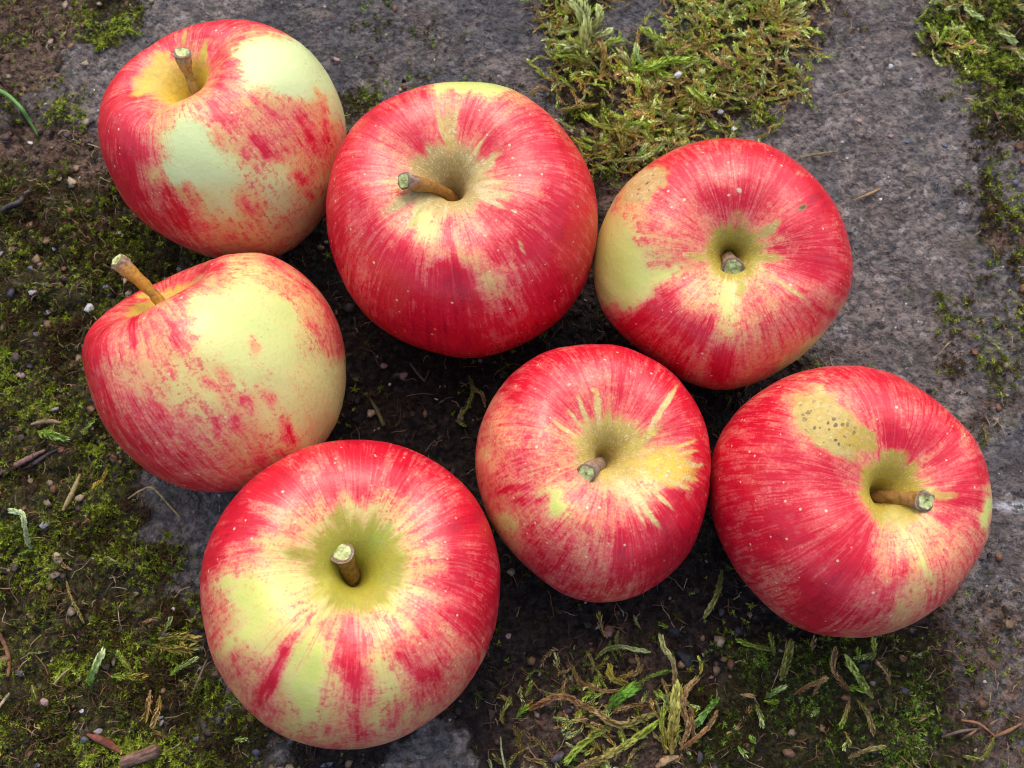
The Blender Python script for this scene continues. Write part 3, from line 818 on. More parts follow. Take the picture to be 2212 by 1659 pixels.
    # stalk
    (bu, bv), (tu, tv), slen, w0, w1 = a['stem']
    pit = Wv[:NS].mean(0)
    tip_px = ((ox + tu / sc) / S0, (oy + tv / sc) / S0)
    td = ray(*tip_px)
    td = td / np.linalg.norm(td)
    oc_ = pit - CAM
    tc = td @ oc_
    h2 = oc_ @ oc_ - tc * tc
    tip = CAM + td * (tc - math.sqrt(max(slen ** 2 - h2, 0.0)))
    dep = (tip - CAM) @ FWD
    r0, r1 = w0 / sc / S0 / FPX * dep / 2, w1 / sc / S0 / FPX * dep / 2
    tt = np.linspace(0, 1, 22)
    start = pit - ax * 0.004
    ln = np.linalg.norm(tip - start)
    mid = start + ax * ln * 0.42 + (tip - start) * 0.12
    C = ((1 - tt) ** 2)[:, None] * start + (2 * tt * (1 - tt))[:, None] * mid + (tt ** 2)[:, None] * tip
    wob = np.stack([fbm(tt * 5 + 3 * k, tt * 0 + ai, 2, 90 + k) - 0.5 for k in range(3)], -1) * 0.0009
    C = C + wob * np.sin(tt * math.pi)[:, None]
    rad = r0 + (r1 - r0) * smooth(0.62, 0.97, tt)
    rad = rad * (1 + (fbm(tt * 6 + ai * 4, tt * 0, 2, 77) - .5) * .32)
    rad[0] *= 1.25
    rad[-1] *= 0.93
    V, F, Tg = tube(C, rad, 14)
    V = V + (np.stack([fbm(V[:, 0] * 900 + 5 * k, V[:, 1] * 900 + V[:, 2] * 700, 2, k) - 0.5 for k in range(3)], -1)) * 0.0008
    toc = CAM - tip
    toc /= np.linalg.norm(toc)
    # the stalk was cut off slantwise
    nc = Tg[-1] + toc * (1.1 if ai == 6 else .45)
    nc /= np.linalg.norm(nc)
    over = np.maximum((V - (tip - Tg[-1] * r1 * .5)) @ nc, 0)
    V = V - np.outer(over / (nc @ Tg[-1]), Tg[-1])
    st_o = mesh_obj('stem', V - base, F, M_STEM, root)
    add_attr(st_o, 'along', np.repeat(tt, 14))
    add_attr(st_o, 'stem_colour', np.tile(np.array(a['stemcol']) * 1.35, (len(V), 1)), 'FLOAT_COLOR')
    # cut end of the stalk: a rimmed, slightly domed disc
    ringv = V[-14:]
    c = ringv.mean(0)
    tdir = nc
    DV = [ringv * 1.0]
    for f_, h_ in ((0.86, 0.0003), (0.62, 0.0001), (0.35, 0.00035), (0.12, 0.0002)):
        DV.append(c + (ringv - c) * f_ + tdir * h_ + rng.normal(0, 0.00012, ringv.shape))
    DV = np.vstack(DV)
    DF = [(k * 14 + j, k * 14 + (j + 1) % 14, (k + 1) * 14 + (j + 1) % 14, (k + 1) * 14 + j) for k in range(4) for j in range(14)]
    DF.append(tuple(4 * 14 + j for j in range(14)))
    cut = mesh_obj('stem_tip', DV - base, DF, M_CUT, st_o)
    add_attr(cut, 'rim', np.repeat([1.0, .75, 0.1, 0.0, .25], 14))
    apple_info.append((cw, R, ax, pit))
    print('apple', ai, 'R', round(R, 4), 'c', np.round(cw, 4), 'axis', np.round(ax, 2))
for i in range(7):
    for j in range(i):
        g = np.linalg.norm(apple_info[i][0] - apple_info[j][0]) - apple_info[i][1] - apple_info[j][1]
        if g < 0.004:
            print('gap', i, j, round(g, 4))
# ------------------------------------------------------------------ bits on the ground
class Soup:
    """collects triangles with a colour per vertex, to be linked as ONE object"""
    def __init__(self):
        self.v, self.f, self.c, self.n = [], [], [], 0

    def add(self, V, F, C):
        V = np.asarray(V, float)
        F = np.asarray(F, int)
        if F.ndim == 2 and F.shape[1] == 4:
            F = np.concatenate([F[:, [0, 1, 2]], F[:, [0, 2, 3]]])
        C = np.asarray(C, float)
        if C.ndim == 1:
            C = np.tile(C, (len(V), 1))
        self.v.append(V)
        self.f.append(F + self.n)
        self.c.append(C)
        self.n += len(V)

    def build(self, name, mat, smooth_shade=False, origin=None):
        V = np.concatenate(self.v)
        if origin is None:
            origin = np.zeros(3)
        o = mesh_obj(name, V - origin, np.concatenate(self.f), mat, None, smooth_shade, origin)
        add_attr(o, 'leaf_colour', np.concatenate(self.c), 'FLOAT_COLOR')
        return o


def leaves(B, D, U, L, Wd, C0, C1, fold=0.35, curl=0.0):
    """B bases, D directions, U upper side, L lengths, Wd half widths; two folded triangles' worth of blade with a mid kink"""
    n = len(B)
    D = D / np.linalg.norm(D, axis=1, keepdims=True)
    Sd = np.cross(D, U)
    Sd /= np.maximum(np.linalg.norm(Sd, axis=1, keepdims=True), 1e-9)
    Up = np.cross(Sd, D)
    L, Wd = L[:, None], Wd[:, None]
    m = B + D * L * 0.45
    V = np.stack([B, m - Sd * Wd + Up * Wd * fold, m + Up * (-curl * L * 0.3), m + Sd * Wd + Up * Wd * fold, B + D * L - Up * curl * L * -0.6], 1)
    C = np.stack([C0, (C0 + C1) / 2, (C0 + C1) / 2, (C0 + C1) / 2, C1], 1)
    k = np.arange(n)[:, None, None] * 5
    F = (np.array([[0, 2, 1], [0, 3, 2], [1, 2, 4], [2, 3, 4]])[None] + k).reshape(-1, 3)
    return V.reshape(-1, 3), F, C.reshape(-1, 3)


def blades(B, D, U, L, Wd, C0, C1):
    """as leaves, two triangles each"""
    n = len(B)
    Sd = np.cross(D, U)
    Sd /= np.maximum(np.linalg.norm(Sd, axis=1, keepdims=True), 1e-9)
    Up = np.cross(Sd, D)
    L, Wd = L[:, None], Wd[:, None]
    m = B + D * L * 0.45
    V = np.stack([B, m - Sd * Wd + Up * Wd * .5, m + Sd * Wd + Up * Wd * .5, B + D * L - Up * L * .08], 1)
    C = np.stack([C0, (C0 + C1) / 2, (C0 + C1) / 2, C1], 1)
    F = (np.array([[0, 3, 1], [0, 2, 3]])[None] + np.arange(n)[:, None, None] * 4).reshape(-1, 3)
    return V.reshape(-1, 3), F, C.reshape(-1, 3)


def under_apple(x, y, f=0.72):
    m = np.zeros(len(x), bool)
    for cw, R, ax, pit in apple_info:
        m |= np.hypot(x - cw[0], y - cw[1]) < R * f
    return m


X0, X1, Y0, Y1 = -0.212, 0.212, -0.155, 0.195
_b = bmesh.new()
bmesh.ops.create_icosphere(_b, subdivisions=1, radius=1.0)
IC = np.array([v.co[:] for v in _b.verts])
IF = np.array([[v.index for v in f.verts] for f in _b.faces])
_b.free()
_b = bmesh.new()
bmesh.ops.create_icosphere(_b, subdivisions=3, radius=1.0)
IC3 = np.array([v.co[:] for v in _b.verts])
IF3 = np.array([[v.index for v in f.verts] for f in _b.faces])
_b.free()


def lumps(n, keep, smin, smax, cols, sink=0.3, flat=(0.5, 1.0), power=2.0):
    """n small angular grains where keep(kind) allows"""
    x, y = rng.uniform(X0, X1, n), rng.uniform(Y0, Y1, n)
    k = ground_kind(x, y)
    ok = (rng.random(n) < keep(k)) & ~under_apple(x, y, 0.6)
    x, y, k = x[ok], y[ok], k[ok]
    n = len(x)
    z = ground_h(x, y, k)
    s = smin + (smax - smin) * rng.random(n) ** power
    Vb = IC[None] * (1 + rng.normal(0, 0.30, (n, len(IC), 1)))
    Vb = Vb * np.stack([rng.uniform(.7, 1.3, n), rng.uniform(.6, 1.1, n), rng.uniform(*flat, n)], -1)[:, None]
    t = rng.uniform(0, 2 * math.pi, n)
    c, s_ = np.cos(t)[:, None], np.sin(t)[:, None]
    V = np.stack([Vb[..., 0] * c - Vb[..., 1] * s_, Vb[..., 0] * s_ + Vb[..., 1] * c, Vb[..., 2]], -1) * s[:, None, None]
    V = V + np.stack([x, y, z + s * sink], -1)[:, None]
    cols = np.array(cols)
    C = cols[rng.integers(0, len(cols), n)] * rng.uniform(0.7, 1.25, (n, 1))
    F = (IF[None] + np.arange(n)[:, None, None] * len(IC)).reshape(-1, 3)
    return V.reshape(-1, 3), F, np.repeat(C, len(IC), 0)


# soil crumbs, stone grit
so = Soup()
so.add(*lumps(12000, lambda k: (1 - k[..., 0]) * 0.8 * (1 - 0.5 * k[..., 1]), 0.00025, 0.0012, [(.020, .013, .010), (.035, .023, .017), (.012, .009, .008), (.06, .04, .03), (.03, .018, .012)]))
tag(so.build('soil_crumbs', M_CRUMB), 'dark crumbly soil between and under the apples', None, None, 'stuff')
gr = Soup()
gr.add(*lumps(11000, lambda k: k[..., 0] ** 2, 0.0002, 0.0008, [(.10, .10, .115), (.065, .07, .085), (.16, .125, .115), (.20, .16, .145), (.12, .10, .10), (.045, .05, .06), (.14, .105, .10)], sink=-0.1))
gr.add(*lumps(2200, lambda k: 0.35 * k[..., 0] + 0.05, 0.0002, 0.0006, [(.50, .48, .45), (.42, .36, .31), (.55, .54, .55)], sink=0.1))
gr.add(*lumps(900, lambda k: .7 * k[..., 1] + .5 * k[..., 3], 0.0003, 0.0011, [(.05, .035, .03), (.10, .07, .055), (.035, .03, .04), (.16, .08, .05), (.22, .16, .10), (.30, .28, .27)], sink=.8, flat=(.12, .3), power=3))
tag(gr.build('stone_grit', M_CRUMB), 'fine grit and mineral grains in the weathered stone', None, None, 'stuff')

# dry fibres and rootlets
fi = Soup()
nf = 42000
x, y = rng.uniform(X0, X1, nf), rng.uniform(Y0, Y1, nf)
k = ground_kind(x, y)
clump = smooth(.35, .65, fbm(x * 80, y * 80, 3, 77))
ok = (rng.random(nf) < np.clip(k[..., 3] * 0.9 * clump + 0.09 * (1 - k[..., 0]) + 0.012, 0, 1)) & ~under_apple(x, y, .6)
FC = np.array([(.13, .075, .04), (.20, .13, .075), (.09, .045, .025), (.17, .075, .035), (.28, .21, .12), (.06, .04, .03)])
x, y, k = x[ok], y[ok], k[ok]
nf, n = len(x), 5
L = rng.uniform(0.002, 0.008, nf) * np.where(rng.random(nf) < .12, 1.5, .8)
ang = rng.uniform(0, 2 * math.pi, (nf, 1)) + np.cumsum(rng.normal(0, 0.4, (nf, n)), 1)
xs = x[:, None] + np.cumsum(np.cos(ang), 1) * L[:, None] / n
ys = y[:, None] + np.cumsum(np.sin(ang), 1) * L[:, None] / n
zs = ground_h(xs, ys) + 0.0004 + rng.uniform(0, .0022, (nf, 1)) * np.sin(np.linspace(0, math.pi, n)) + k[:, 1:2] * .0010
fr = rng.uniform(.00008, .00024, nf)
for q in range(nf):
    V, F, _ = tube(np.stack([xs[q], ys[q], zs[q]], -1), np.linspace(1, .5, n) * fr[q], 3)
    fi.add(V, F, FC[rng.integers(0, len(FC))] * rng.uniform(.9, 2.0))
fi.add(*lumps(4600, lambda k: .55 * k[..., 1] + .8 * k[..., 3] + .12 * (1 - k[..., 0]), 0.0005, 0.0019, [(.16, .085, .045), (.24, .15, .085), (.08, .05, .045), (.07, .06, .08), (.20, .09, .05), (.34, .26, .17)], sink=.9, flat=(.06, .16), power=2.5))
tag(fi.build('dry_fibres', M_BITS, True), 'brown rootlets and dry plant fibres lying over moss and soil', None, None, 'stuff')

# cushion moss: little leafy stars
ms = Soup()
nm = 205000
x, y = rng.uniform(X0, X1, nm), rng.uniform(Y0, Y1, nm)
k = ground_kind(x, y)
patch = fbm(x * 130, y * 130, 4, 41)
ok = (rng.random(nm) < np.clip(k[..., 1] ** 1.3 * (0.38 + 1.2 * smooth(0.30, 0.58, patch)), 0, 1)) & ~under_apple(x, y, .6)
x, y, k, patch = x[ok], y[ok], k[ok], patch[ok]
n = len(x)
z = ground_h(x, y, k) + rng.uniform(-.0002, .0016, n) * (.4 + patch)
size = rng.uniform(0.0006, 0.0016, n) * (0.75 + 0.6 * smooth(.4, .7, patch)) * (1 - .3 * k[..., 4])
tone = np.clip(fbm(x * 70, y * 70, 3, 55) + rng.normal(0, .20, n) - .10 * k[..., 4] - .12 * smooth(.50, .66, fbm(x * 45, y * 45, 3, 155)), 0, 1)
pal = np.array([(.105, .056, .020), (.085, .070, .016), (.125, .150, .012), (.30, .385, .022), (.47, .55, .07)])
pt = np.interp(tone, [.22, .38, .5, .64, .85], np.arange(5))
i0 = np.minimum(pt.astype(int), 3)
colr = pal[i0] * (1 - (pt - i0))[:, None] + pal[i0 + 1] * (pt - i0)[:, None]
colr = colr * (1 - np.array([.45, .25, .1]) * k[..., 4:5])
NL = 9
ti, tj = rng.normal(0, .25, n), rng.normal(0, .25, n)
axis = np.stack([ti, tj, np.ones(n)], -1)
axis /= np.linalg.norm(axis, axis=1, keepdims=True)
e1 = np.cross(axis, np.array([0.0, 1, 0]))
e1 /= np.linalg.norm(e1, axis=1, keepdims=True)
e2 = np.cross(axis, e1)
ph = rng.uniform(0, 6.28, n)
for j in range(NL):
    inner = j >= 5
    az = ph + j * 2.399 + rng.normal(0, .2, n)
    el = np.radians(rng.uniform(45, 78, n) if inner else rng.uniform(5, 42, n))
    D = (e1 * np.cos(az)[:, None] + e2 * np.sin(az)[:, None]) * np.cos(el)[:, None] + axis * np.sin(el)[:, None]
    B = np.stack([x, y, z], -1) + axis * (size * (.25 if inner else 0.0))[:, None]
    L = size * rng.uniform(.75, 1.25, n) * (.8 if inner else 1.0)
    br = (1.5 if inner else 0.8)
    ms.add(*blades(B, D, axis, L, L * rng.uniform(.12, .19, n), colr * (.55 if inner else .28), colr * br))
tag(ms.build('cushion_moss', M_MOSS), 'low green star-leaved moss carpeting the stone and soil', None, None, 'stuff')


def strand(sp, P, hw, c0, c1, sides=3, core=0.22, alpha=34):
    """one moss shoot along P: stem with overlapping pointed leaves, brown base to green tip"""
    P = np.asarray(P, float)
    seg = np.r_[0, np.cumsum(np.linalg.norm(np.diff(P, axis=0), axis=1))]
    Lt = seg[-1]
    leafL = hw / math.sin(math.radians(alpha)) * 0.95
    m = max(6, int(Lt / (leafL * 0.30)))
    s = np.linspace(0, Lt, m)
    Q = np.stack([np.interp(s, seg, P[:, i]) for i in range(3)], -1)
    ker = np.array([.25, .5, .25])
    for _ in range(3):
        Q[1:-1] = Q[:-2] * .25 + Q[1:-1] * .5 + Q[2:] * .25
    V, F, T = tube(Q, hw * core * (1 - .7 * np.linspace(0, 1, m) ** 6), 5)
    t = np.linspace(0, 1, m)
    c0, c1 = np.array(c0), np.array(c1)
    sp.add(V, F, np.repeat(c0[None] * (1 - t[:, None]) + c1[None] * t[:, None], 5, 0) * .8)
    Z = np.array([0, 0, 1.0])
    S = np.cross(T, Z)
    S /= np.maximum(np.linalg.norm(S, axis=1, keepdims=True), 1e-6)
    N = np.cross(S, T)
    for kx in range(sides):
        az = np.arange(m) * 2.4 + kx * 2 * math.pi / sides + rng.normal(0, .3, m)
        # most leaves lie to the two sides, some stand up
        az = np.where(np.cos(az) > 0, 0, math.pi) + np.clip(rng.normal(.45, .45, m), -.5, 1.57) * np.where(np.cos(az) > 0, 1, -1)
        rad = S * np.cos(az)[:, None] + N * np.sin(az)[:, None]
        al = np.radians(alpha + rng.normal(0, 9, m))
        # tip leaves close up into a bud
        al = al * (1 - .6 * smooth(.86, 1, t))
        D = T * np.cos(al)[:, None] + rad * np.sin(al)[:, None]
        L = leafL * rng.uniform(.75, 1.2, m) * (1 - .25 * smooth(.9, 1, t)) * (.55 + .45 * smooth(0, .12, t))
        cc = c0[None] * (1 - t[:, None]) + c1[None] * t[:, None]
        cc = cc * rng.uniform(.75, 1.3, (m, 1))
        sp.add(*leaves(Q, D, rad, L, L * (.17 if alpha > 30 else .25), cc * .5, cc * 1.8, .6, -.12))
    return Q


def px_path(pts, lift=0.0012, arch=0.0, jitter=0):
    out = []
    n = len(pts)
    for i, (u, v) in enumerate(pts):
        g = on_ground(u, v, 0.0)
        z = float(ground_h(np.array([g[0]]), np.array([g[1]]))[0])
        t = i / max(n - 1, 1)
        g = on_ground(u, v, z + lift + arch * math.sin(math.pi * t))
        out.append(g)
    P = catmull(np.array(out), 8 * n)
    return P


def px_len(p, near=(1106, 830)):
    """length in the world of p picture pixels lying on the ground near a place"""
    a, b = on_ground(near[0] - p / 2, near[1]), on_ground(near[0] + p / 2, near[1])
    return float(np.linalg.norm(b - a))


def crop_pts(x0, y0, sc, pts):
    return [((x0 + u / sc) / S0, (y0 + v / sc) / S0) for u, v in pts]


C7, C8, C4, C3, C5, C6, CM = (1800, 2274, 2.011), (2900, 2274, 1.954), (0, 2250, 2.143), (0, 1500, 2.212), (1900, 0, 2.212), (3000, 0, 2.0736), (1200, 1300, 1.8433)
PALE, LIME, GRN, OLV, GOLD, TAN, RUST = (.44, .50, .20), (.28, .39, .04), (.13, .26, .025), (.22, .22, .05), (.32, .23, .045), (.36, .23, .10), (.25, .11, .04)

# single shoots one can point at
SHOOTS = [
    (C7, [(1715, 860), (1722, 740), (1700, 640), (1640, 560), (1605, 460)], 44, TAN, PALE, .006, 'curved pale moss shoot with a green bud tip above the tan tuft'),
    (C7, [(1090, 650), (1180, 570), (1300, 548), (1400, 568), (1515, 588)], 34, OLV, PALE, .003, 'pale moss shoot arching round a small dark hollow'),
    (C7, [(1390, 855), (1280, 825), (1215, 780), (1210, 700)], 50, GOLD, (.42, .40, .06), .004, 'short fat yellow moss shoot with pointed pale tip'),
    (C7, [(1090, 1065), (980, 1000), (850, 940), (740, 960), (590, 1035)], 52, TAN, RUST, .003, 'brown dried moss shoot pointing left below the middle apple'),
    (C7, [(1000, 1000), (1130, 1085), (1230, 1150), (1350, 1160), (1550, 1085)], 52, TAN, OLV, .002, 'tan moss shoot bowed downward at the heart of the bottom tangle'),
    (C7, [(1210, 1170), (1050, 1270), (960, 1350), (870, 1450)], 56, OLV, LIME, .002, 'straight lime green moss shoot slanting down to the left edge of the tangle'),
    (C7, [(940, 1508), (1150, 1425), (1330, 1330), (1450, 1250), (1580, 1150)], 56, TAN, LIME, .002, 'long moss shoot, tan below and green above, rising to the right'),
    (C7, [(1190, 1040), (1260, 965), (1330, 920), (1410, 870)], 84, GRN, (.20, .42, .05), .003, 'broad bright green moss sprig in the bottom tangle'),
    (C7, [(1700, 1395), (1700, 1250), (1720, 1100), (1730, 960), (1742, 880)], 96, GOLD, (.42, .44, .12), .004, 'stout upright gold moss tuft with pale leafy tips'),
    (C7, [(1770, 1330), (1830, 1200), (1800, 1080), (1790, 960), (1840, 860), (1895, 812)], 50, TAN, TAN, .003, 'tan twisted moss shoot leaning against the gold tuft'),
    (C7, [(2075, 950), (2030, 1000), (1960, 1080), (1890, 1165)], 52, GRN, (.26, .42, .12), .002, 'pale green moss shoot pointing down left, right of the gold tuft'),
    (C7, [(2095, -60), (2078, 60), (2040, 170), (1965, 300)], 44, OLV, (.30, .29, .10), .003, 'thick olive moss shoot hanging below the far right apple'),
    (C7, [(1760, 1365), (1900, 1265), (1990, 1180), (2050, 1070)], 40, RUST, TAN, .002, 'brown leafless moss stem running up right from the gold tuft'),
    (C8, [(1050, 930), (990, 840), (930, 760), (900, 700), (860, 630)], 62, OLV, (.36, .46, .10), .003, 'bright leafy moss shoot under the far right apple, beside a black husk'),
    (C8, [(340, 790), (370, 700), (390, 620), (415, 510)], 66, OLV, OLV, .003, 'drab olive moss shoot just below the far right apple'),
    (C4, [(755, 960), (780, 870), (820, 770), (865, 680)], 66, GRN, (.46, .50, .28), .003, 'whitish mint green moss shoot left of the largest apple'),
    (C3, [(270, 1460), (240, 1390), (215, 1260), (190, 1160), (90, 1125)], 48, (.40, .42, .26), (.42, .50, .25), .003, 'yellow and white moss shoot beside a flat grey stone chip'),
    (C5, [(2090, 915), (1990, 890), (1900, 850), (1815, 785)], 66, OLV, LIME, .003, 'bright green moss frond at the right side of the feather moss patch'),
]
shoot_group = 'single moss shoots on the ground'
for cr, pts, w, c0, c1, arch, lab in SHOOTS:
    pp = crop_pts(*cr, pts)
    sp = Soup()
    P = px_path(pp, 0.0034, arch)
    strand(sp, P, px_len(w / cr[2] / S0, pp[0]) / 2, c0, c1, 5, .36, 27)
    o = sp.build('moss_shoot', M_FEATHER, False, P[0])
    tag(o, lab, 'moss shoot', shoot_group)

# the rest of the feather moss
fs = Soup()
EXTRA = [
    (C7, [(900, 700), (960, 800), (1040, 860), (1200, 900), (1400, 860)], 34, RUST, TAN), (C7, [(1350, 880), (1450, 830), (1560, 770), (1690, 740)], 40, OLV, GRN),
    (C7, [(1650, 1390), (1640, 1280), (1620, 1150), (1640, 1020)], 60, GOLD, LIME), (C7, [(1290, 1180), (1310, 1260), (1340, 1330)], 60, OLV, LIME), (C7, [(1410, 600), (1440, 700), (1400, 770)], 40, TAN, OLV), (C7, [(1470, 690), (1430, 750), (1300, 790)], 40, TAN, GOLD),
    (C7, [(1070, 760), (1075, 680), (1030, 590)], 30, TAN, OLV), (C7, [(1500, 1010), (1400, 1010), (1250, 1060)], 44, RUST, TAN), (C7, [(1000, 930), (960, 830), (910, 700)], 36, RUST, OLV), (C7, [(470, 1110), (510, 1060), (555, 1030)], 60, GRN, LIME), (C7, [(760, 1105), (860, 1130)], 50, LIME, PALE), (C7, [(2060, 1060), (2030, 1130), (1990, 1170)], 40, TAN, TAN),
    (C7, [(1560, 900), (1600, 940), (1690, 960)], 60, LIME, PALE), (C7, [(1620, 800), (1660, 900), (1690, 1000)], 50, TAN, OLV), (C7, [(1870, 1270), (1860, 1160), (1850, 1050)], 50, TAN, RUST),
    (C8, [(290, 565), (110, 520), (15, 485)], 46, OLV, LIME), (C8, [(850, 845), (960, 862), (1010, 880)], 55, LIME, LIME), (C8, [(590, 905), (650, 800), (690, 770)], 45, TAN, TAN), (C8, [(150, 980), (180, 1060), (200, 1140)], 50, OLV, PALE), (C8, [(220, 930), (290, 880), (365, 840)], 50, GRN, PALE), (C8, [(210, 950), (300, 960)], 50, LIME, LIME),
    (C8, [(930, 945), (1010, 1050), (1050, 1190)], 50, OLV, TAN), (C8, [(870, 950), (840, 1050), (800, 1150)], 46, TAN, LIME), (C8, [(860, 1390), (980, 1335), (1130, 1300)], 46, TAN, OLV), (C8, [(1980, 1230), (1950, 1300), (1890, 1390), (1760, 1380)], 40, OLV, OLV), (C8, [(440, 900), (560, 830), (690, 780)], 44, RUST, TAN), (C8, [(1040, 640), (1060, 560), (1050, 470)], 44, OLV, LIME), (C8, [(940, 650), (935, 560)], 40, GRN, LIME), (C8, [(290, 600), (280, 530), (260, 440)], 44, OLV, LIME), (C8, [(580, 560), (600, 470)], 50, TAN, TAN), (C8, [(870, 870), (800, 800), (740, 700), (760, 560)], 60, RUST, TAN), (C8, [(1180, 820), (1150, 720), (1090, 660)], 50, TAN, TAN),
    (C8, [(30, 900), (110, 910)], 50, TAN, TAN), (C8, [(640, 1000), (590, 1050)], 50, GRN, PALE), (C8, [(10, 1300), (60, 1360)], 60, GRN, PALE), (C8, [(150, 1280), (120, 1240)], 50, GRN, LIME),
    (C4, [(1110, 840), (1050, 770), (1000, 690)], 56, OLV, LIME), (C4, [(1440, 875), (1530, 800), (1650, 735)], 52, LIME, PALE), (C4, [(940, 890), (1060, 880), (1210, 890)], 70, LIME, GOLD), (C4, [(1340, 570), (1500, 545), (1660, 560)], 90, OLV, GOLD), (C4, [(1320, 625), (1450, 655), (1650, 640)], 80, GOLD, OLV), (C4, [(1390, 510), (1440, 410)], 60, OLV, PALE), (C4, [(1500, 560), (1560, 640), (1600, 700)], 70, GOLD, GOLD), (C4, [(1270, 1000), (1250, 1130), (1230, 1250)], 60, TAN, GOLD), (C4, [(1350, 1050), (1330, 1180), (1290, 1300)], 60, GOLD, TAN), (C4, [(1980, 1420), (2060, 1420)], 60, LIME, PALE), (C4, [(560, 80), (600, 220), (700, 420)], 30, TAN, OLV),
    (C4, [(1200, 430), (1320, 400)], 40, TAN, TAN), (C4, [(270, 960), (310, 1080)], 60, OLV, OLV), (C3, [(160, 1510), (260, 1475)], 44, GRN, LIME), (C3, [(330, 440), (430, 470), (560, 500)], 80, LIME, (.30, .45, .12)), (C3, [(740, 420), (800, 370)], 50, GRN, PALE),
    (CM, [(1190, 330), (1220, 430), (1190, 530), (1130, 620)], 40, OLV, OLV), (CM, [(1310, 560), (1290, 470), (1220, 420)], 36, TAN, OLV), (CM, [(1110, 670), (1160, 690)], 30, GRN, LIME),
    (C5, [(880, 470), (900, 300), (890, 150), (790, 5)], 150, OLV, PALE), (C5, [(930, 300), (1010, 180), (1010, 60)], 80, OLV, PALE), (C5, [(870, 240), (780, 260), (690, 270)], 80, OLV, PALE), (C5, [(900, 420), (800, 400), (700, 430)], 90, OLV, PALE), (C5, [(900, 330), (1010, 310), (1100, 270)], 80, OLV, PALE), (C5, [(960, 560), (800, 480), (680, 480)], 80, OLV, LIME), (C5, [(1050, 600), (1060, 450), (1000, 330)], 70, GOLD, TAN), (C5, [(950, 480), (1080, 380), (1170, 350)], 80, OLV, LIME),
    (C5, [(1270, 580), (1430, 600), (1560, 545), (1700, 520), (1830, 535)], 90, LIME, LIME), (C5, [(1430, 600), (1350, 500), (1340, 400)], 70, GRN, PALE), (C5, [(1500, 580), (1560, 640), (1700, 690)], 70, LIME, LIME), (C5, [(1600, 480), (1500, 330), (1400, 260)], 80, OLV, LIME), (C5, [(1300, 620), (1260, 520), (1200, 460)], 70, OLV, PALE),
    (C5, [(1010, 905), (820, 932), (690, 952)], 40, GOLD, OLV), (C5, [(1240, 1110), (1300, 1070), (1420, 1085)], 50, LIME, LIME), (C5, [(1080, 1405), (1250, 1395), (1400, 1375), (1560, 1290)], 50, OLV, PALE), (C5, [(1340, 1380), (1420, 1270)], 60, GRN, PALE), (C5, [(600, 790), (500, 760), (425, 815)], 40, TAN, GOLD), (C5, [(1180, 1380), (1220, 1270), (1180, 1100)], 80, GOLD, OLV), (C5, [(770, 1190), (930, 1290)], 50, GOLD, LIME), (C5, [(1040, 870), (1060, 1000), (1080, 1100)], 60, OLV, LIME), (C5, [(1400, 1200), (1200, 1140), (1000, 1080), (880, 1000)], 70, GOLD, LIME),
    (C5, [(1700, 940), (1760, 880), (1810, 890)], 60, LIME, RUST), (C5, [(2100, 330), (1960, 360), (1820, 420), (1650, 500)], 60, GOLD, OLV), (C5, [(1600, 1060), (1680, 1020), (1750, 1020)], 50, OLV, PALE), (C5, [(2190, 600), (2090, 560), (1900, 430)], 70, TAN, GOLD), (C5, [(2100, 420), (2110, 520)], 60, GOLD, GOLD), (C5, [(1840, 710), (1890, 660), (1920, 610)], 60, OLV, PALE), (C5, [(1480, 870), (1440, 780), (1520, 760)], 60, TAN, OLV),
    (C6, [(1500, -10), (1400, 20)], 60, PALE, PALE), (C6, [(1640, 15), (1590, 50), (1520, 70)], 60, TAN, PALE), (C6, [(1640, 15), (1690, 90), (1790, 145)], 60, PALE, PALE), (C6, [(1870, 205), (1960, 270), (2060, 340)], 90, OLV, PALE), (C6, [(2040, 25), (2150, 75)], 50, GOLD, PALE), (C6, [(1940, 390), (2060, 400), (2150, 490)], 50, TAN, PALE), (C6, [(2080, 745), (2150, 750)], 60, LIME, PALE), (C6, [(0, 60), (60, 120), (130, 150), (230, 80)], 60, GOLD, OLV), (C6, [(20, 520), (10, 640), (5, 720)], 50, OLV, PALE), (C6, [(200, 60), (250, 20), (270, -30)], 60, OLV, LIME),
]
for cr, pts, w, c0, c1 in EXTRA:
    pp = crop_pts(*cr, pts)
    strand(fs, px_path(pp, 0.0030, .002), px_len(w / cr[2] / S0, pp[0]) / 2, c0, c1, 4, .28, 33)
nf = 90000
x, y = rng.uniform(X0, X1, nf), rng.uniform(Y0, Y1, nf)
k = ground_kind(x, y)
ok = (rng.random(nf) < np.clip(k[..., 2] ** 1.2 * .72 * smooth(.30, .62, fbm(x * 110, y * 110, 3, 63)) + .003 * k[..., 1], 0, 1)) & ~under_apple(x, y, .6)
PAIRS = [(OLV, PALE), (OLV, LIME), (GOLD, OLV), (TAN, OLV), (OLV, PALE), (GOLD, LIME), (TAN, TAN), (OLV, LIME), (TAN, GOLD), (GOLD, PALE), (GOLD, GOLD)]
x, y, k = x[ok], y[ok], k[ok]
nf, n = len(x), 7
L = rng.uniform(0.003, 0.009, nf)
ang = rng.uniform(0, 2 * math.pi, (nf, 1)) + np.cumsum(rng.normal(0, 0.28, (nf, n)), 1)
xs = x[:, None] + np.cumsum(np.cos(ang), 1) * L[:, None] / n
ys = y[:, None] + np.cumsum(np.sin(ang), 1) * L[:, None] / n
zs = ground_h(xs, ys) + 0.0012 + rng.uniform(0, .0034, (nf, 1)) * np.linspace(.3, 1, n) * k[:, 2:3]
tone = fbm(x * 90, y * 90, 3, 61)
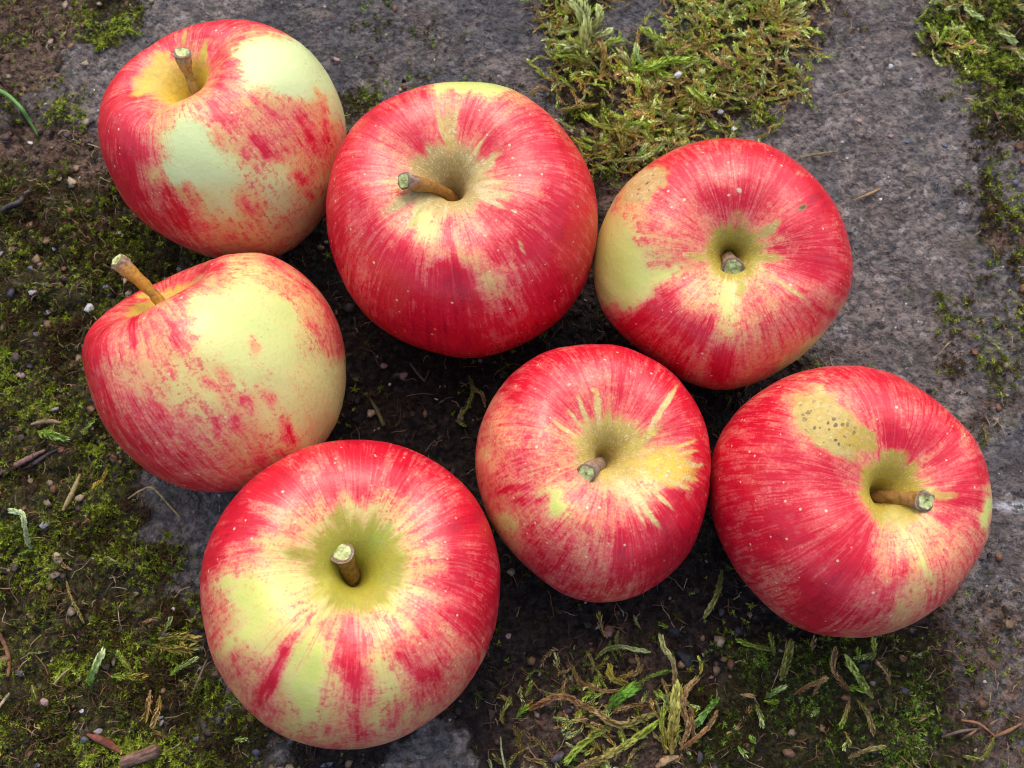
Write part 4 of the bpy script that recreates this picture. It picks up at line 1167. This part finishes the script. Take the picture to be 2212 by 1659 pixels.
for q in range(nf):
    c0, c1 = PAIRS[rng.integers(0, len(PAIRS))]
    f = rng.uniform(.7, 1.5) * (.45 + 1.3 * tone[q])
    strand(fs, np.stack([xs[q], ys[q], zs[q]], -1), rng.uniform(.0005, .0011), np.array(c0) * f, np.array(c1) * f, 2)
print('feather strands', nf, 'moss shoots', len(ms.v[0]) // 4)
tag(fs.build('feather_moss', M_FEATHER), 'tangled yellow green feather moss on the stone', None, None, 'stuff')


# ------------------------------------------------------------------ pebbles, chips, twigs
def pebble(px, py, w, h, ang, mats, label, cat='pebble', name='pebble', group='loose pebbles and grit', seed=0, flat=.6, lift=.25, rough=.16):
    g = on_ground(px, py)
    z = float(ground_h(np.array([g[0]]), np.array([g[1]]))[0])
    kk = ground_kind(np.array([g[0]]), np.array([g[1]]))[0]
    z += kk[1] * .0016 + kk[2] * .0035
    g = on_ground(px, py, z)
    a, b = px_len(w, (px, py)) / 2, px_len(h, (px, py)) / 2
    c = min(a, b) * flat
    V = IC3.copy()
    r_ = np.random.default_rng(seed + int(px * 7 + py))
    for _ in range(14):           # chipped faces
        n_ = r_.normal(0, 1, 3)
        n_ /= np.linalg.norm(n_)
        dcut = r_.uniform(.50, .85)
        ex = np.maximum(V @ n_ - dcut, 0)
        V = V - ex[:, None] * n_ * .97
    V = V * (1 + (fbm(V[:, 0] * 4 + px, V[:, 1] * 4 + V[:, 2] * 3, 3, 7) - .5)[:, None] * rough * 2)
    t = -math.radians(ang)
    V = V * np.array([a, b, c])
    V = np.stack([V[:, 0] * math.cos(t) - V[:, 1] * math.sin(t), V[:, 0] * math.sin(t) + V[:, 1] * math.cos(t), V[:, 2]], -1)
    V[:, 2] += c * lift + V[:, 0] * r_.normal(0, .15)
    o = mesh_obj(name, V, IF3, mats, None, True, g)
    return tag(o, label, cat, group)


R_WHITE = mat_rock('white_quartz', (.55, .54, .52), (.40, .39, .37), .45)
R_GREY = mat_rock('grey_stone', (.28, .27, .27), (.16, .15, .155), .6)
R_PINK = mat_rock('pink_stone', (.32, .20, .18), (.20, .12, .11), .6)
R_SLATE = mat_rock('slate', (.085, .10, .135), (.05, .055, .075), .5)
R_TAN = mat_rock('tan_stone', (.42, .31, .19), (.26, .18, .10), .6)
R_PURP = mat_rock('purple_stone', (.085, .062, .080), (.045, .033, .042), .55)
R_COAL = mat_rock('charcoal', (.012, .013, .019), (.004, .004, .006), .75, 500)
PB = [
    (193, 667, 23, 25, 20, R_WHITE, 'round whitish pebble in moss above the shoulder of the reclining apple'),
    (104, 675, 16, 22, 80, R_WHITE, 'white pebble beside dark crumbs in the left moss'),
    (72, 632, 15, 26, 75, R_GREY, 'elongated pale grey pebble by a bright moss clump at far left'),
    (357, 604, 16, 12, 10, R_WHITE, 'small white pebble at the foot of the long orange brown stalk'),
    (272, 605, 15, 17, 30, R_TAN, 'cream pebble under the long orange brown stalk'),
    (118, 538, 11, 10, 0, R_WHITE, 'tiny white pebble in the moss left of the long stalk tip'),
    (259, 503, 9, 12, 60, R_WHITE, 'tiny white chip in moss between the long stalk and the apple above'),
    (45, 811, 23, 17, 170, R_PINK, 'pinkish grey pebble in moss at the left of the reclining apple'),
    (229, 620, 20, 10, 165, R_SLATE, 'flat blue grey chip below the long stalk'),
    (66, 579, 15, 12, 10, R_SLATE, 'blue grey pebble near the left edge, level with the long stalk'),
    (79, 722, 21, 11, 25, R_PURP, 'dark purple chip in the left moss', ),
    (102, 698, 17, 22, 70, R_COAL, 'black crumb just below a white pebble in the moss'),
    (99, 1132, 27, 19, 150, R_GREY, 'flat grey stone chip in the moss beside a yellow white shoot'),
    (115, 884, 10, 26, 80, R_GREY, 'slender lilac grey chip standing in the moss at left'),
    (97, 1517, 19, 22, 60, R_PINK, 'pinkish grey pebble in the lower left moss'),
    (177, 1536, 13, 10, 10, R_WHITE, 'small white pebble in the lower left moss'),
    (375, 1315, 15, 10, 160, R_WHITE, 'bluish white chip close to the left side of the largest apple'),
    (346, 1550, 28, 10, 172, R_GREY, 'narrow pale flake lying in moss below left of the largest apple'),
    (212, 1580, 26, 18, 160, R_GREY, 'pale grey pebble behind the red brown seed husk'),
    (183, 1598, 22, 18, 20, R_SLATE, 'blue grey stone touching the end of the red brown seed husk'),
    (538, 1602, 9, 7, 150, R_WHITE, 'tiny white chip below the largest apple'),
    (82, 1654, 18, 14, 10, R_SLATE, 'blue grey pebble cut by the bottom edge of the picture'),
    (31, 89, 12, 13, 60, R_WHITE, 'small white pebble among brown litter in the top left corner'),
    (66, 309, 15, 8, 20, R_WHITE, 'white chip in brown litter just under the grass blade'),
    (1465, 162, 26, 19, 160, R_WHITE, 'bright white pebble in the middle of the feather moss patch'),
    (1556, 242, 18, 14, 10, R_GREY, 'lilac grey pebble at the lower right of the feather moss patch'),
    (1585, 279, 14, 17, 70, R_WHITE, 'white pebble just above the corky scabbed apple'),
    (1924, 144, 12, 11, 70, R_WHITE, 'white grain in the middle of the bare stone at upper right'),
    (1864, 104, 11, 9, 0, R_TAN, 'cream grain in the bare stone at upper right'),
    (1974, 119, 16, 9, 30, R_TAN, 'peach coloured chip in the bare stone at upper right'),
    (1857, 261, 17, 12, 40, R_PINK, 'pink chip in the bare stone above the corky scabbed apple'),
    (1924, 295, 14, 13, 30, R_PINK, 'pinkish grain in the bare stone, right of a pink chip'),
    (1958, 307, 15, 12, 10, R_SLATE, 'rounded blue grey grain in the bare stone right of the corky scabbed apple'),
    (2041, 315, 18, 11, 10, R_SLATE, 'dark slate chip in the bare stone toward the right edge'),
    (2196, 394, 22, 14, 160, R_SLATE, 'slate pebble at the right edge of the picture'),
    (1316, 1369, 21, 21, 0, R_PINK, 'round grey pink pebble in dark soil below the middle apple'),
    (1293, 1354, 18, 10, 150, R_GREY, 'lilac chip beside a round grey pink pebble'),
    (1099, 1374, 12, 15, 60, R_PINK, 'brownish pebble in dark soil right of the largest apple'),
    (1457, 1365, 34, 24, 40, R_COAL, 'upper blue black lump of charcoal right of the bottom tangle', 'charcoal', 'charcoal_lump', 'charcoal lumps in the soil', 3, .8, .45, .55),
    (1480, 1424, 58, 44, 50, R_COAL, 'larger lower lump of blue black charcoal beside the gold tuft', 'charcoal', 'charcoal_lump', 'charcoal lumps in the soil', 3, .8, .45, .55),
    (1206, 1636, 36, 22, 150, R_PURP, 'dark purple stone half buried at the bottom edge'),
    (1228, 1534, 26, 20, 20, R_PURP, 'dark purple stone under the brown dried moss shoot'),
    (871, 813, 20, 29, 70, R_PINK, 'angular pink stone chip on the dark soil between the apples'),
    (857, 812, 14, 20, 80, R_SLATE, 'slate pebble touching the angular pink chip'),
    (828, 791, 22, 15, 150, R_PINK, 'dull brown pink chip in soil beside the reclining apple'),
    (1038, 780, 13, 13, 0, R_PINK, 'small round pebble at the lower edge of the big red apple'),
    (841, 831, 8, 9, 40, R_WHITE, 'tiny white grain below the slate pebble'),
    (944, 863, 13, 5, 20, R_WHITE, 'thin white flake on the dark soil between the apples'),
    (806, 930, 10, 8, 150, R_TAN, 'tiny cream grain behind the largest apple'),
    (727, 130, 27, 13, 20, R_PINK, 'reddish stone chip on the slab right of the top left apple'),
    (1866, 1438, 30, 13, 172, R_COAL, 'shiny black husk in the moss under the far right apple', 'husk', 'black_husk', None, 3, .7, .5, .2),
    (708, 1651, 42, 11, 172, R_SLATE, 'long dark slate sliver at the bottom edge below the largest apple'),
]
for p in PB:
    px_, py_, w, h, an, m, lab = p[:7]
    ex = p[7:] if len(p) > 7 else ()
    pebble(px_, py_, w, h, an, m, lab, *ex)


def twig(name, label, cat, pts, w, c, group=None, taper=(1, .6), lift=.001, arch=0.0, knob=.25, sides=8, flat=None, mat=None):
    P = px_path(pts, lift, arch)
    n = len(P)
    r = px_len(w, pts[0]) / 2 * np.interp(np.linspace(0, 1, n), np.linspace(0, 1, len(taper)), taper)
    r = r * (1 + (fbm(np.arange(n) * .45, np.zeros(n) + pts[0][0], 3, 3) - .5) * knob * 2)
    V, F, T = tube(P, r, sides, True)
    V = V + np.stack([fbm(V[:, 0] * 800 + 9 * k_, V[:, 1] * 800, 2, k_) - .5 for k_ in range(3)], -1) * r.mean() * .35
    if flat:
        V[:, 2] = np.repeat(P[:, 2], sides) + (V[:, 2] - np.repeat(P[:, 2], sides)) * flat
    o = mesh_obj(name, V - P[0], F, mat or M_BITS, None, True, P[0])
    add_attr(o, 'leaf_colour', np.tile(np.array(c), (len(V), 1)), 'FLOAT_COLOR')
    return tag(o, label, cat, group)


M_BLADE = mat_leafy('grass_blade', .4, .3)
twig('grass_blade', 'green grass blade arching in from the left edge', 'grass blade', [(-14, 186), (0, 196), (20, 208), (45, 233), (64, 262), (81, 292)], 9, (.16, .34, .08), None, (1, 1, .9, .35), .004, .006, .04, 6, None, M_BLADE)
tw = 'twigs and roots on the ground'
twig('twig', 'pinkish brown twig lying in the moss at the left edge', 'twig', [(-12, 1030), (8, 1017), (35, 1004), (62, 990), (98, 972)], 13, (.24, .13, .11), tw, (.8, 1, 1, .6))
twig('bark_strip', 'dark strip of bark beside the pinkish twig', 'bark', [(48, 1014), (75, 1000), (102, 982), (126, 970)], 9, (.05, .038, .05), tw, (.4, 1, .8, .3), flat=.6)
twig('root', 'knobbly purple grey root in moss at upper left', 'root', [(2, 454), (20, 444), (42, 436), (52, 421), (66, 412)], 11, (.10, .075, .085), tw, (.8, 1, .8, 1, .6), .0022)
twig('dry_stalk', 'bent yellow fibre on the bare stone below the reclining apple', 'dry stalk', [(276, 1078), (300, 1062), (325, 1053), (345, 1068), (365, 1091), (389, 1117)], 5, (.36, .27, .12), tw, (.6, 1, 1, 1, 1), .001, .0015)
twig('dry_stalk', 'straw coloured spindle of dried moss standing off the left moss', 'dry stalk', [(136, 1103), (150, 1077), (163, 1050), (173, 1024)], 12, (.34, .26, .11), tw, (.5, 1, .9, .4), .0025, .001)
twig('dry_stalk', 'short frayed brown stalk lying across the moss at left', 'dry stalk', [(66, 917), (90, 911), (112, 910), (132, 914)], 12, (.27, .19, .12), tw, (.3, 1, .9, .4), .0025)
twig('seed_husk', 'red brown pointed seed husk in the lower left moss', 'seed husk', [(187, 1586), (212, 1596), (240, 1610), (266, 1630)], 17, (.25, .075, .045), None, (.25, 1, 1, .2), .0022, 0, .08, 8, .55)
twig('straw', 'thin pale straw in the lower left moss', 'straw', [(115, 1478), (133, 1459), (151, 1443)], 5, (.36, .26, .16), tw, (.6, 1, .6), .0025)
twig('straw', 'thin brown straw leaning beside the left of the largest apple', 'straw', [(417, 1496), (431, 1462), (447, 1424)], 5, (.22, .14, .10), tw, (.8, 1, .8), .002, .002)
twig('root', 'rusty brown root running down the lower left edge', 'root', [(-6, 1366), (10, 1392), (19, 1425), (18, 1462)], 11, (.20, .095, .045), tw, (1, .9, .9, .5), .0018)
twig('straw', 'pale broken straw end at the lower left edge', 'straw', [(-6, 1532), (8, 1514), (20, 1498)], 8, (.38, .30, .20), tw, (1, 1, .7), .002)
twig('twig', 'short brown twig on dark soil under the big red apple', 'twig', [(885, 783), (900, 804), (918, 824)], 6, (.14, .09, .085), tw, (.8, 1, .7), .0012)
twig('twig', 'olive twig stub on dark soil behind the largest apple', 'twig', [(800, 862), (814, 886), (829, 920)], 9, (.13, .11, .045), tw, (.5, 1, 1.1), .001, .0015)
for q, (pts, w, lab) in enumerate([
        ([(2076, 1556), (2108, 1561), (2130, 1574), (2150, 1592)], 6, 'curved orange brown rootlet, topmost at the lower right corner'),
        ([(2146, 1592), (2176, 1580), (2206, 1563)], 8, 'orange brown rootlet reaching toward the lower right edge'),
        ([(2034, 1592), (2075, 1580), (2118, 1574)], 7, 'grey brown rootlet pointing left at the lower right corner'),
        ([(2132, 1572), (2142, 1563), (2154, 1555)], 5, 'shortest rootlet crossing two others at the lower right corner'),
        ([(2078, 1597), (2096, 1586), (2112, 1575)], 6, 'straight rootlet lying below the grey brown one at lower right')]):
    twig('rootlet', lab, 'rootlet', pts, w, [(.30, .14, .07), (.27, .13, .07), (.17, .11, .09), (.24, .15, .09), (.25, .13, .07)][q], 'rootlets at the lower right corner', (.8, 1, .6), .001, .002)
twig('rootlet', 'short red brown rootlet in moss below the far right apple', 'rootlet', [(1985, 1559), (2000, 1550), (2013, 1537)], 6, (.26, .13, .09), tw, (.7, 1, .6), .0015)
twig('dry_stalk', 'tan dry stalk on the stone right of the corky scabbed apple', 'dry stalk', [(1728, 341), (1768, 333), (1806, 328)], 6, (.24, .17, .08), tw, (.6, 1, .5), .001, .001)
twig('dry_stalk', 'frayed orange tan fibre right of the corky scabbed apple', 'dry stalk', [(1852, 430), (1876, 420), (1899, 409)], 7, (.33, .21, .10), tw, (.5, 1, .7), .001, .001)
twig('dry_stalk', 'thin whitish green stem standing at the bottom edge', 'dry stalk', [(1081, 1592), (1084, 1625), (1092, 1664)], 5, (.34, .38, .20), tw, (.7, 1, 1), .001, .002)
twig('dry_leaf', 'curled tan dry leaf at the bottom edge under the gold tuft', 'dry leaf', [(1418, 1657), (1440, 1641), (1466, 1634)], 18, (.42, .26, .13), None, (.4, 1, .8, .3), .0015, .001, .2, 8, .4)
# splintered chip of wood
P0, P1 = on_ground(266, 1648, .001), on_ground(343, 1620, .001)
dv_ = (P1 - P0) / np.linalg.norm(P1 - P0)
sv_ = np.cross(np.array([0, 0, 1.0]), dv_)
Lc, Wc = np.linalg.norm(P1 - P0), px_len(27, (300, 1635))
V, F = [], []
nu, nw = 26, 15
for iu in range(nu):
    for iw in range(nw):
        tu, tw_ = iu / (nu - 1), iw / (nw - 1) - .5
        fray = (fbm(np.array([tw_ * 14]), np.array([3.0 if iu < nu / 2 else 9.0]), 2, 4)[0] - .5) * .16
        hgt = .0022 * (1 - (2 * tw_) ** 4) + .0011 * (fbm(np.array([tw_ * 16]), np.array([tu * 1.2]), 3, 6)[0] - .5) * 2
        V.append(P0 + dv_ * Lc * (tu * (1 + fray)) + sv_ * Wc * tw_ + np.array([0, 0, max(hgt, 0) + .0006]))
nt = len(V)
V += [v - np.array([0, 0, v[2] + .001]) for v in V]
for iu in range(nu - 1):
    for iw in range(nw - 1):
        a_ = iu * nw + iw
        F.append((a_, a_ + nw, a_ + nw + 1, a_ + 1))
edge = [iw for iw in range(nw)] + [iu * nw + nw - 1 for iu in range(1, nu)] + [(nu - 1) * nw + iw for iw in range(nw - 2, -1, -1)] + [iu * nw for iu in range(nu - 2, 0, -1)]
for q in range(len(edge)):
    a_, b_ = edge[q], edge[(q + 1) % len(edge)]
    F.append((a_, b_, b_ + nt, a_ + nt))
chip = mesh_obj('wood_chip', np.array(V) - P0, F, M_BITS, None, True, P0)
cv_ = np.array([(.22, .12, .085)]) * np.array([.5 + fbm(np.array([(i % nw) * 1.1]), np.array([i // nw * .12]), 3, 9)[0] for i in list(range(nt)) * 2])[:, None]
add_attr(chip, 'leaf_colour', cv_, 'FLOAT_COLOR')
tag(chip, 'splintered pinkish brown wood chip at the lower left edge', 'wood chip')

print('tris', sum(sum(len(p.vertices) - 2 for p in o.data.polygons) for o in SC.objects if o.type == 'MESH'))
